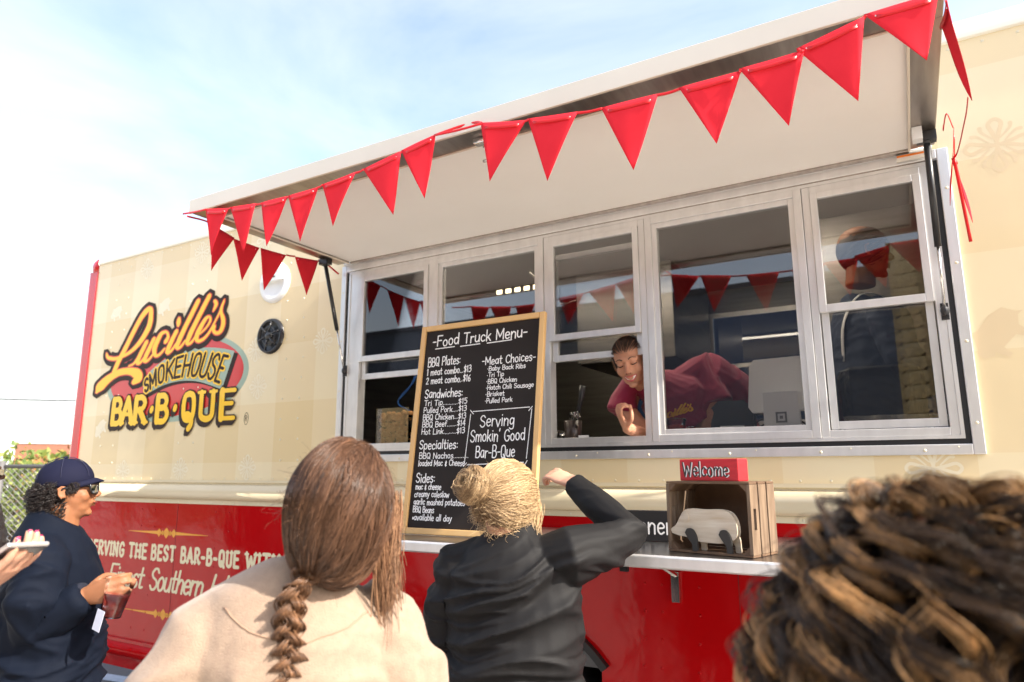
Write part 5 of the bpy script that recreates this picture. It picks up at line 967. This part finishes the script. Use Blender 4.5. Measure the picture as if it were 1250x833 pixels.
strands('stray_hair', np.array(fr_), .0004, HBL, B.root, .5+.5*rg.random(len(fr_)), 3, kind='stuff')
lk = []
for j in range(160):
    st = hc+V(.066, .040, .02)@HM.T+rg.normal(size=3)*.007; tt = np.linspace(0, 1, 14); lk.append(st+np.c_[.012*tt+.008*np.sin(tt*5+j*.01), -.01*tt+.006*np.sin(tt*4), -(.09+.06*rg.random())*tt])
strands('hair_lock', np.array(lk), .0009, HBL, B.root, .4+.6*rg.random(len(lk)), 3)

# ---- M: man in the navy cap
M_ = Fig(-2.53, -1.50, -34, 'man in a navy cap, dark glasses and navy jacket holding a drink')
hc = M_.L(-2.520, -1.475, 1.540); HM = H_M(-4, 4, 0)
b = MB(); head_blobs(b, hc, HM, .84, 1.0, 1.06); b.ell(hc+V(0, .015, -.075), (.046, .046, .030)); b.tube([hc+V(0, -.01, -.05), hc+V(0, -.02, -.12), V(0, 0, 1.36)], [.056, .062, .10], 14)
b.tube([(0, 0, .84), (0, .01, 1.0), (0, 0, 1.2), (0, 0, 1.33), (0, 0, 1.40)], np.array([(.17, .15), (.17, .15), (.17, .13), (.15, .11), (.06, .06)]), 16); legs_blobs(b, 1.65, 1.)
mel, mwr, mha = M_.L(-2.42, -1.60, 1.125), M_.L(-2.27, -1.52, 1.22), M_.L(-2.195, -1.515, 1.257)
b.tube([(.18, 0, 1.34), mel, mwr], [.05, .045, .028], 10); hd = M_.L(-2.11, -1.47, 1.265)-mwr
hand_blobs(b, mwr, hd, M_.L(-2.35, -1.0, 1.2)-M_.L(-2.35, -1.5, 1.2), 1, .62, 1.0, thumb=.8)
b.tube([(-.18, 0, 1.34), (-.23, .0, 1.10), (-.22, .04, .88)], [.05, .045, .03], 10); hand_blobs(b, V(-.22, .05, .86), (.0, .1, -1), (1, 0, 0), 1, .5)
vox(b, 'body', SKT, M_.root, .005, 3)
NJ = mat('navy_jacket', (.0025, .005, .0125), .8, spec=.15, bump=(300, .3, .001), noise=(5, 1., (.004, .007, .016)))
b = MB(); b.tube([(0, .02, .80), (0, .02, .90), (0, .02, 1.02), (0, .02, 1.14), (0, .01, 1.24), (0, -.005, 1.33), (0, -.01, 1.385), (0, .0, 1.43), (0, .012, 1.450)], np.array([(.19, .150), (.195, .16), (.195, .155), (.19, .15), (.185, .135), (.175, .115), (.135, .105), (.09, .09), (.078, .082)]), 24)
b.tube([V(.10, -.01, 1.36), V(.175, -.005, 1.315), V(.205, -.01, 1.22), mel, mel*.5+mwr*.5, mwr-(hd/np.linalg.norm(hd))*.01], [.055, .070, .070, .062, .052, .040], 14)
b.tube([(-.10, -.01, 1.36), (-.185, -.005, 1.31), (-.24, .0, 1.2), (-.245, .0, 1.08), (-.225, .03, .90)], [.06, .085, .082, .07, .045], 14)
vox(b, 'jacket', NJ, M_.root, .007, 5, folds(.013, (4.5, 4.5, 11), .002, 12., lambda c: np.clip((1.42-c[:, 2])/.08, .1, 1)))
b = MB(); legs_blobs(b, 1.65, 1.25, .55); b.ell((0, .01, .86), (.2, .18, .1)); vox(b, 'trousers', mat('dark_trousers', (.008, .009, .014), .8), M_.root, .012, 3, folds(.006)); shoes(M_.root, 1.65)
hn = hd/np.linalg.norm(hd); b = MB(); b.tube([mwr-hn*.035, mwr-hn*.012, mwr-hn*.004], [.044, .043, .036], 16); b.build('cuff', MATS['navy_cap_cloth'] if 'navy_cap_cloth' in MATS else mat('navy_rib', (.005, .007, .018), .9, bump=(500, .6, .002)), M_.root, smooth=True)
NV = mat('navy_cap_cloth', (.008, .009, .026), .8, bump=(260, .35, .001), spec=.15)
def sub(P): return np.array(P, float)@HM.T*.83+hc
q = MB(); q.ell((0, -.014, .038), (.087, .105, .090), 28, 18); v = np.vstack(q.v); v[:, 2] = np.maximum(v[:, 2], .014+.12*v[:, 1]); b = MB(); b.add(sub(v), q.f); CAP = b.build('cap', NV, M_.root, smooth=True)
q = MB(); nn = 15; ang = np.linspace(-1.15, 1.15, nn); v = []
for rr, dz in ((.92, .0), (1.12, -.002), (1.32, -.011), (1.40, -.016)):
    for a in ang: v.append((.087*math.sin(a)*(1 if rr > 1 else 1)*min(rr, 1.05), -.014+.100*math.cos(a)*rr-(.03 if rr > 1.38 else 0)*abs(math.sin(a)), .040+dz-.020*abs(math.sin(a))**2*rr))
q.add(v, [(i*nn+j, i*nn+j+1, (i+1)*nn+j+1, (i+1)*nn+j) for i in range(3) for j in range(nn-1)]); b = MB(); b.add(sub(q.v[0]), q.f); b.build('cap_visor', NV, CAP, smooth=True, solid=.004)
b = MB(); b.ell(sub([(0, -.014, .131)])[0], (.008, .008, .005), 10, 6); b.build('cap_button', NV, CAP, smooth=True)
b = MB()
for a in (0, 1.05, 2.1): 
    P = [(.088*math.cos(a)*math.sin(t_), -.014+.106*math.sin(a)*math.sin(t_), .044+.089*math.cos(t_)) for t_ in np.linspace(-1.5, 1.5, 15)]; b.tube(sub(P), .0013, 4)
b.build('cap_seam', mat('navy_seam', (.012, .013, .04), .8), CAP)
GB = mat('glasses_black', (.01, .01, .011), .2, spec=.7); GLN = glass('sunglass_lens', (.05, .03, .035), 1.6)
GS = empty('glasses', (0, 0, 0)); GS.parent = M_.root
for s in (-1, 1):
    b = MB(); P = [(s*(.008), .104, .012), (s*.010, .105, -.018), (s*.028, .101, -.024), (s*.050, .090, -.020), (s*.056, .085, .012), (s*.030, .099, .015)]; P = crom(P+[P[0]], 4); b.tube(sub(P), .0032, 6); b.build('rim', GB, GS, smooth=True)
    b = MB(); b.add(sub(P), [tuple(range(len(P)-1))]); b.build('lens', GLN, GS)
    b = MB(); b.tube(sub([(s*.056, .085, .010), (s*.078, .03, .010), (s*.082, -.005, .006), (s*.080, -.02, -.008)]), np.array([(.0035, .0015)]*4)*1.1, 6); b.build('temple', GB, GS, smooth=True)
b = MB(); b.tube(sub([(-.010, .104, .006), (0, .108, .009), (.010, .104, .006)]), .0025, 6); b.build('bridge', GB, GS, smooth=True)
b = MB(); b.tube(sub([(-.022, .093, -.058), (-.008, .1, -.0605), (.008, .1, -.0605), (.022, .093, -.058)]), .0018, 6); b.build('mouth_line', mat('lip_dark', (.20, .06, .04), .5), M_.root, smooth=True)
HK = hairmat('hair_black', (.006, .004, .004), (.035, .025, .022), .35); rg = np.random.default_rng(4); cu = []
for j in range(3200):
    d = rg.normal(size=3); d /= np.linalg.norm(d)
    if d[1] > .15 or d[2] > .30 or d[2] < -.85: continue
    if abs(d[0]) > .82 and d[1] > -.15: continue
    st = (d*V(.080, .098, .09)+V(0, -.012, .01)); tt = np.linspace(0, 1, 22); r_ = .005+.004*rg.random(); ph0 = rg.random()*6.28; w_ = 10+rg.random()*8
    q = st+d*(.006+.024*tt[:, None])+np.c_[r_*np.sin(w_*tt+ph0), r_*np.cos(w_*tt+ph0)-.012*tt, -.045*tt+r_*.4*np.sin(w_*tt)]; cu.append(sub(q))
for j in range(260):
    s = 1 if j % 2 else -1; st = V(s*(.078+.004*rg.random()), .015+.035*rg.random(), .005+.025*rg.random()); tt = np.linspace(0, 1, 22); cu.append(sub(st+np.c_[s*.003*np.sin(tt*9+j), .006*np.sin(tt*8+j)-.01*tt, -.028*tt]))
strands('hair', np.array(cu), .0011, HK, M_.root, rg.random(len(cu)), 3)
b = MB(); b.ell((0, -.020, .0), (.078, .090, .075), 20, 14); v = np.vstack(b.v); v[:, 1] = np.minimum(v[:, 1], .0); b2 = MB(); b2.add(sub(v), b.f); b2.build('scalp_hair', mat('hair_black_base', (.008, .006, .006), .7), M_.root, smooth=True)
# his drink
cc = V(-2.165, -1.495, 1.185); DC = empty('drink_cup', cc, (math.radians(-6), math.radians(10), 0), 'clear plastic cup of red iced drink held by the man in the navy cap', 'cup')
b = MB(); b.lathe([(.0, -.02), (.029, -.02), (.043, .09), (.044, .092)], n=28); b.build('cup_wall', PL, DC, smooth=True)
b = MB(); b.lathe([(.0, -.017), (.0275, -.017), (.036, .045), (0, .045)], n=28); b.build('drink', TEA, DC, smooth=True)
b = MB(); b.box(-.020, .018, -.034, -.033, -.060, .0); b.build('paper_napkin', mat('napkin', (.62, .64, .75), .7), DC)

# ---- W: smiling woman leaning out inside the window
Wm = Fig(-.80, .42, 154, 'smiling woman in a maroon T-shirt bending down at the open window')
hc = Wm.L(-1.040, .060, 2.075); HM_w = rotz(math.radians(34))@rotx(math.radians(-20))@roty(math.radians(10))
HM = HM_w
def sub(P): return np.array(P, float)@HM.T+hc
chest = Wm.L(-.93, .25, 1.92); hips = Wm.L(-.79, .60, 1.74); shl = Wm.L(-1.07, .18, 2.0); shr2 = Wm.L(-.78, .30, 2.04)
b = MB(); head_blobs(b, hc, HM, .98, .95, .95); b.tube([sub((0, -.02, -.05)), sub((0, -.05, -.11)), chest+V(0, 0, .06)], [.048, .05, .07], 14)
b.tube([hips-V(0, 0, .9), hips-V(0, 0, .4), hips, (hips+chest)/2+V(0, 0, .07), chest, chest*.6+shl*.4], np.array([(.12, .1), (.15, .12), (.16, .13), (.15, .12), (.15, .11), (.08, .08)]), 16)
wel, wwr = Wm.L(-.985, .10, 1.735), Wm.L(-1.035, -.035, 1.775)
b.tube([shl, Wm.L(-1.10, .16, 1.86), wel, wwr], [.046, .044, .036, .024], 12)
hand_blobs(b, wwr, V(*(Wm.L(-1.06, -.10, 1.86)-wwr)), Wm.L(-.9, -.02, 1.84)-Wm.L(-1.0, -.10, 1.83), -1, 1.05, .90, thumb=1.)
b.tube([shr2, Wm.L(-.74, .26, 1.85), Wm.L(-.80, .22, 1.74)], [.046, .042, .03], 12)
vox(b, 'body', SKM, Wm.root, .0042, 2)
MR = mat('maroon_jersey', (.30, .010, .055), .8, bump=(300, .25, .001), sheen=.2, noise=(5, 1., (.25, .008, .045)))
b = MB(); b.tube([hips-V(0, 0, .25), hips, (hips+chest)/2+V(0, 0, .06), chest, chest*.55+shl*.45+V(0, 0, .01)], np.array([(.19, .17), (.20, .18), (.205, .165), (.18, .13), (.11, .10)]), 22)
b.tube([chest, shl, Wm.L(-1.115, .165, 1.90), Wm.L(-1.125, .15, 1.855)], [.09, .070, .062, .066], 14); b.tube([chest, shr2, Wm.L(-.73, .27, 1.88)], [.10, .085, .08], 14); b.tube([chest, Wm.L(-.86, .30, 1.80)], [.13, .14], 14)
b.tube([shr2, Wm.L(-.72, .42, 1.97), hips], [.09, .125, .16], 14)
shirt_ = vox(b, 'shirt', MR, Wm.root, .006, 5, folds(.006, (6, 6, 8), .001, 5.))
b = MB(); legs_blobs(b, 1.55, 1., .60); mm_ = np.eye(4); mm_[:3, 3] = V(hips[0], hips[1], .84); b.v = [v+mm_[:3, 3] for v in b.v]; vox(b, 'trousers', MATS['black_cloth'], Wm.root, .014, 2)
eyew = mat('eye_dark', (.02, .012, .01), .2); lipm = mat('lips_rose', (.50, .10, .09), .35); tth = mat('teeth', (.85, .82, .76), .25); brw = mat('brow_brown', (.05, .025, .015), .7)
k = .98
def feat(nm, P, r, m, n=6): b = MB(); b.tube(sub(np.array(P)*k), r, n); return b.build(nm, m, Wm.root, smooth=True)
for s in (-1, 1):
    feat('eyebrow', crom([(s*.014, .0945, .021), (s*.028, .0925, .028), (s*.047, .078, .021)], 4), np.linspace(.0028, .0014, 9), brw)
    feat('eyelashes', crom([(s*.017, .087, -.003), (s*.030, .0905, -.0065), (s*.044, .082, -.002)], 4), [.0012, .0016, .0018, .002, .0022, .002, .002, .0018, .0014], eyew)
    feat('nostril', [(s*.007, .1055, -.0385), (s*.011, .1035, -.0385)], .0022, mat('nostril_dark', (.15, .04, .03), .6))
b = MB(); P = crom([(-.027, .082, -.054), (-.015, .0915, -.057), (0, .0955, -.0585), (.015, .0915, -.057), (.027, .082, -.054), (.016, .0885, -.068), (0, .0915, -.0725), (-.016, .0885, -.068), (-.027, .082, -.054)], 3); b.add(sub(P*k), [tuple(range(len(P)-1))]); b.build('teeth', tth, Wm.root)
feat('upper_lip', crom([(-.029, .080, -.053), (-.014, .0925, -.0545), (0, .0965, -.0555), (.014, .0925, -.0545), (.029, .080, -.053)], 3), np.interp(np.linspace(0, 1, 13), [0, .5, 1], [.0015, .0034, .0015]), lipm)
feat('lower_lip', crom([(-.028, .0805, -.0545), (-.016, .0885, -.0705), (0, .0925, -.0755), (.016, .0885, -.0705), (.028, .0805, -.0545)], 3), np.interp(np.linspace(0, 1, 13), [0, .5, 1], [.0015, .0042, .0015]), lipm)
rg = np.random.default_rng(6); P, D = scalp_paths(rg, 1800, hc+V(0, -.004, .008), (.082, .098, .100), HM, (0, -1, -.2), 12, .006, keep=lambda D: (D[:, 1] < .30) | (D[:, 2] > .42))
strands('hair', P, .0011, hairmat('hair_dark_brown', (.02, .011, .008), (.08, .045, .03)), Wm.root, rg.random(len(P)), 3)
b = MB(); b.ell((0, -.024, .010), (.080, .093, .098), 22, 14); v = np.vstack(b.v); msk = (v[:, 1] > .035) & (v[:, 2] < .055); v[msk] *= V(.8, .5, .8); b2 = MB(); b2.add(sub(v), b.f); b2.build('scalp_hair', mat('hair_dark_base', (.02, .012, .009), .7), Wm.root, smooth=True)
# shirt print: script word and bars, laid just in front of the chest facing the window
po, pe, pu = V(-1.045, .055, 1.80), V(.98, .17, .09), V(-.06, -.05, 1.)
me_ = shirt_.data; bv = BVHTree.FromPolygons([tuple(v.co) for v in me_.vertices], [tuple(p.vertices) for p in me_.polygons])
def onshirt(u, v, d):
    out = []; dr_ = V(0, 1, 0)@Wm.R; dr_ = Vector(dr_)
    for i in range(len(u)):
        p = Wm.L(u[i], -.3, v[i]); h, n, _, _ = bv.ray_cast(Vector(p), dr_); di = d[i] if np.ndim(d) else d
        out.append(np.array(h)-np.array(dr_)*(di+.0015) if h is not None else Wm.L(u[i], .12, v[i]))
    return np.array(out)
def lmap(q): x = (q[:, 0]+5.1)/1.6; z = (q[:, 1]-2.13)/.65; return np.c_[-1.005+x*.235, 1.775+z*.085+x*.035]
lay([(lmap(L), lmap(R)) for L, R in [grow(a, c, .012) for a, c in lu]], onshirt, .001).build('shirt_lettering', mat('print_yellow', (.85, .45, .02), .6), Wm.root)
lay(text_strips('SMOKEHOUSE', -.945, 1.765, .016, .0025, width=.14, track=.15), onshirt, .001).build('shirt_lettering', CHK, Wm.root)
# ---- man inside at the right
I = Fig(-.12, .46, -62, 'dark haired man with a white apron strap behind the last window')
I.root.location.z = .84; zo = .84
hc = I.L(-.095, .40, 2.51)-V(0, 0, zo); HM = H_M(-8, 0, 0)
b = MB(); head_blobs(b, hc, HM, 1.02); b.tube([hc+V(0, -.02, -.05), hc+V(0, -.03, -.15)], [.055, .06], 12)
b.tube([(0, 0, .8), (0, 0, 1.1), (0, 0, 1.35), (0, 0, 1.47)], np.array([(.16, .12), (.15, .12), (.17, .11), (.06, .06)]), 14); legs_blobs(b, 1.65)
vox(b, 'body', SKT, I.root, .006, 3)
b = MB(); b.tube([(0, 0, .85), (0, 0, 1.05), (0, 0, 1.25), (0, -.01, 1.38), (0, -.01, 1.45), (0, 0, 1.48)], np.array([(.19, .15), (.18, .15), (.19, .14), (.18, .12), (.11, .09), (.07, .07)]), 18)
for s in (-1, 1): b.tube([(s*.1, 0, 1.41), (s*.19, 0, 1.36), (s*.23, .02, 1.2), (s*.22, .12, 1.05)], [.06, .075, .065, .05], 12)
vox(b, 'shirt', mat('navy_shirt', (.03, .045, .085), .8), I.root, .008, 4, folds(.006))
b = MB(); b.tube(crom([(.06, -.135, 1.2), (.085, -.13, 1.36), (.10, -.06, 1.475), (.085, .05, 1.46), (.05, .12, 1.35)], 5), np.array([(.014, .003)]*21), 6); b.build('apron_strap', wp, I.root, smooth=True)
b = MB(); legs_blobs(b, 1.65, 1.1, .56); vox(b, 'trousers', MATS['black_cloth'], I.root, .014, 2)
rg = np.random.default_rng(8); P, D = scalp_paths(rg, 2200, hc+V(0, 0, .006), (.080, .098, .098), HM, (0, -.95, -.5), 10, .008, jitter=.05)
strands('hair', P, .0013, MATS['hair_dark_brown'], I.root, rg.random(len(P)), 3)
b = MB(); b.ell((0, -.02, .012), (.080, .092, .098), 20, 14); v = np.vstack(b.v); msk = (v[:, 1] > .02) & (v[:, 2] < .06); v[msk] *= V(.8, .5, .8); b2 = MB(); b2.add(v@HM.T+hc, b.f); b2.build('scalp_hair', MATS['hair_dark_base'], I.root, smooth=True)

# ---- K: blurred curly head close to the lens
K = Fig(.03, -2.16, 36, 'person with curly dark hair and caramel highlights close at lower right')
hc = K.L(.015, -2.12, 1.455)
b = MB(); head_blobs(b, hc, np.eye(3)); b.tube([hc+V(0, -.02, -.05), hc+V(0, -.02, -.16)], [.055, .06], 12)
b.tube([(0, 0, .8), (0, 0, 1.0), (0, 0, 1.2), (0, 0, 1.29)], np.array([(.16, .12), (.15, .12), (.17, .11), (.06, .06)]), 14); legs_blobs(b, 1.55); vox(b, 'body', SKM, K.root, .008, 3)
b = MB(); b.tube([(0, 0, .8), (0, 0, 1.0), (0, 0, 1.15), (0, -.01, 1.24), (0, 0, 1.29)], np.array([(.19, .15), (.18, .15), (.19, .13), (.13, .1), (.07, .07)]), 18)
for s in (-1, 1): b.tube([(s*.1, 0, 1.22), (s*.19, 0, 1.18), (s*.22, .02, 1.0)], [.06, .07, .05], 12)
vox(b, 'top', mat('dark_top', (.02, .018, .02), .8), K.root, .01, 4)
rg = np.random.default_rng(9); HKU = hairmat('hair_curly', (.006, .003, .002), (.80, .43, .17), .30); KP, KS = [], []
tt = np.linspace(0, 1, 44)
for j in range(900):
    d = rg.normal(size=3); d /= np.linalg.norm(d)
    if d[1] > .55 and d[2] < .3 or d[2] < -.75: continue
    st = hc+d*V(.078, .095, .088)+V(0, -.01, .02); L_ = .15+.12*rg.random(); r_ = (.009+.017*rg.random()); w_ = (9+9*rg.random()); ph0 = rg.random()*6.28
    out = d*V(1, 1, .6); out /= np.linalg.norm(out); ax = np.cross(out, V(0, 0, 1)); ax /= np.linalg.norm(ax)+1e-9; by = np.cross(out, ax)
    c = st+np.outer(.085*np.sin(tt*1.9), out)+np.outer(tt**1.3*L_, V(0, 0, -1))*(.35+.65*(1-max(d[2], 0)*.5)); g = np.clip(tt*4, 0, 1)
    q = c+np.outer(r_*g*np.cos(w_*tt+ph0), ax)+np.outer(r_*g*np.sin(w_*tt+ph0), out*.7+by*.5); hl = rg.random() < .38
    nb_ = 18 if hl else 12
    for z in range(nb_):
        e_ = rg.normal(size=3)*.004; p2 = ph0+rg.normal()*.20; r2 = r_*(1+.2*rg.normal()); q = c+np.outer(r2*g*np.cos(w_*tt+p2), ax)+np.outer(r2*g*np.sin(w_*tt+p2), out*.8+by*.25)
        KP.append(q+np.outer(.25+.75*tt, e_)); KS.append((.30+.7*rg.random())*np.clip(tt*1.6-.15, 0, 1) if hl else .05*rg.random()+.06*tt*rg.random())
strands('hair', np.array(KP), .00045+.00035*rg.random(len(KP)), HKU, K.root, np.array(KS), 3)
b = MB(); b.ell(hc+V(0, -.018, .012), (.088, .10, .10), 20, 14); b.build('scalp_hair', mat('curl_base', (.010, .006, .005), .8), K.root, smooth=True)

# ---- bald man at the left edge, and a person in a white shirt behind the cap man
N_ = Fig(-4.355, -.98, -30, 'bald man with sunglasses and grey hoodie cut off by the left edge'); hc = N_.L(-4.32, -1.0, 1.60); HM = H_M(0, 0, 0)
def sub(P): return np.array(P, float)@HM.T+hc
b = MB(); head_blobs(b, hc, HM, 1.05); b.tube([hc+V(0, -.02, -.05), hc+V(0, -.03, -.15), V(0, 0, 1.38)], [.06, .065, .1], 12); b.tube([(0, 0, .8), (0, 0, 1.1), (0, 0, 1.35), (0, 0, 1.42)], np.array([(.16, .12), (.15, .12), (.17, .11), (.06, .06)]), 14); legs_blobs(b, 1.7); vox(b, 'body', SKD, N_.root, .007, 3)
b = MB(); b.tube([(0, 0, .85), (0, 0, 1.1), (0, 0, 1.25), (0, -.01, 1.38), (0, -.01, 1.44), (0, 0, 1.48)], np.array([(.2, .16), (.19, .16), (.2, .15), (.18, .13), (.12, .11), (.09, .10)]), 18)
for s in (-1, 1): b.tube([(s*.1, 0, 1.38), (s*.19, 0, 1.34), (s*.24, .02, 1.15), (s*.22, .15, 1.03)], [.07, .085, .075, .05], 12)
b.ell((0, -.09, 1.41), (.11, .07, .06)); vox(b, 'hoodie', mat('grey_fleece', (.10, .105, .11), .9, noise=(90, 1., (.06, .062, .066)), bump=(200, .4, .002)), N_.root, .009, 4, folds(.008))
for s in (-1, 1):
    b = MB(); P = crom([(s*.008, .112, .012), (s*.012, .112, -.014), (s*.048, .10, -.014), (s*.056, .09, .012), (s*.008, .112, .012)], 3); b.add(sub(P), [tuple(range(len(P)-1))]); b.build('lens', GLN, N_.root); b = MB(); b.tube(sub([(s*.056, .092, .010), (s*.086, .0, .010)]), .003, 6); b.build('temple', GB, N_.root)
b = MB(); legs_blobs(b, 1.7, 1.15, .56); vox(b, 'trousers', MATS['dark_trousers'], N_.root, .014, 2); shoes(N_.root, 1.7)
Q = Fig(-3.06, -1.23, -40, 'person in a white shirt mostly hidden behind the man in the navy cap'); hc = Q.L(-3.0, -1.215, 1.515)
b = MB(); head_blobs(b, hc, np.eye(3), .82); b.tube([hc+V(0, -.02, -.05), hc+V(0, -.03, -.15)], [.05, .055], 12); b.tube([(0, 0, .8), (0, 0, 1.0), (0, 0, 1.25), (0, 0, 1.33)], np.array([(.15, .12), (.14, .11), (.16, .10), (.06, .06)]), 14); legs_blobs(b, 1.55); vox(b, 'body', SKT, Q.root, .008, 3)
b = MB(); b.tube([(0, 0, .82), (0, 0, 1.05), (0, 0, 1.2), (0, -.01, 1.32), (0, 0, 1.38)], np.array([(.2, .16), (.2, .16), (.21, .15), (.16, .11), (.07, .07)]), 18)
for s in (-1, 1): b.tube([(s*.1, 0, 1.31), (s*.2, 0, 1.26), (s*.27, .02, 1.1)], [.06, .08, .07], 12)
vox(b, 'shirt', mat('white_shirt', (.62, .60, .63), .8), Q.root, .009, 4, folds(.008))
b = MB(); b.ell(hc+V(0, -.02, .015), (.066, .078, .085), 20, 14); v = np.vstack(b.v); b.build('hair', MATS['hair_black_base'], Q.root, smooth=True)
b = MB(); legs_blobs(b, 1.55, 1.1, .56); vox(b, 'trousers', MATS['dark_trousers'], Q.root, .014, 2); shoes(Q.root, 1.55)

# ---- person holding a phone, only the hands reach into the picture
F_ = Fig(-1.72, -2.30, -60, 'person at the left edge with pink painted nails holding up a phone')
hw = F_.L(-1.395, -2.20, 1.405); tgt = F_.L(-1.30, -2.165, 1.46)
b = MB(); head_blobs(b, V(-.05, .0, 1.62), np.eye(3), .95); b.tube([V(-.05, -.02, 1.56), V(-.03, -.02, 1.42)], [.05, .06], 12); b.tube([(0, 0, .8), (0, 0, 1.0), (0, 0, 1.25), (0, 0, 1.40), (0, 0, 1.45)], np.array([(.15, .12), (.14, .11), (.15, .10), (.12, .09), (.05, .05)]), 14); legs_blobs(b, 1.6)
b.tube([(.14, 0, 1.36), (.17, .03, 1.2), V(hw[0]*.5+.10, hw[1]*.45, 1.22), hw], [.045, .04, .035, .024], 12)
ftip = hand_blobs(b, hw, tgt-hw, F_.L(-1.4, -2.2, 1.6)-F_.L(-1.4, -2.2, 1.5)+V(0, -.02, 0), 1, .35, .92, thumb=.3)
vox(b, 'body', SKL, F_.root, .0045, 2)
b = MB(); b.tube([(0, 0, .8), (0, 0, 1.05), (0, 0, 1.25), (0, 0, 1.38), (0, 0, 1.43)], np.array([(.19, .15), (.18, .14), (.18, .13), (.13, .1), (.07, .07)]), 18); vox(b, 'top', mat('pink_lace', (.65, .30, .35), .8), F_.root, .01, 4)
b = MB(); legs_blobs(b, 1.6, 1.1, .56); b2 = MB(); b2.ell(V(-.05, -.02, 1.635), (.084, .095, .10), 22, 14); b2.tube([V(-.05, -.07, 1.62), V(-.05, -.10, 1.50), V(-.05, -.10, 1.38)], np.array([(.07, .04), (.075, .035), (.06, .02)]), 12); b2.build('hair', MATS['hair_dark_base'], F_.root, smooth=True)
vox(b, 'trousers', MATS['denim'], F_.root, .014, 2); shoes(F_.root, 1.6)
ph_ = F_.L(-1.345, -2.19, 1.452); dr = tgt-hw; dr /= np.linalg.norm(dr)
PHN = empty('phone', (-1.345, -2.185, 1.447), (0, 0, 0), 'silver smartphone held up at the far left edge', 'phone')
dw = V(.088, .012, .046); dw /= np.linalg.norm(dw); nw = np.cross(dw, V(0, 1, 0)); nw /= np.linalg.norm(nw); tw = np.cross(nw, dw)
Mx = np.eye(4); Mx[:3, :3] = np.c_[dw, tw, nw]
b = MB(); b.box(-.07, .07, -.034, .034, 0, .008, M=Mx); b.build('case', mat('phone_silver', (.62, .60, .58), .3, .7), PHN, bevel=.003)
b = MB(); b.box(-.064, .064, -.031, .031, -.0012, -.0003, M=Mx); b.build('screen', mat('phone_screen', (.02, .02, .025), .08), PHN)
nailm = mat('nail_pink', (.65, .04, .12), .2, coat=.5)
hdir = (tgt-hw)/np.linalg.norm(tgt-hw)
for p_, d_, n_ in ftip[:4]: b = MB(); b.tube([p_-d_*.006-n_*.004, p_+d_*.004-n_*.003], np.array([(.002, .0048), (.0015, .004)]), 8, up=n_); b.build('nail', nailm, F_.root, smooth=True)
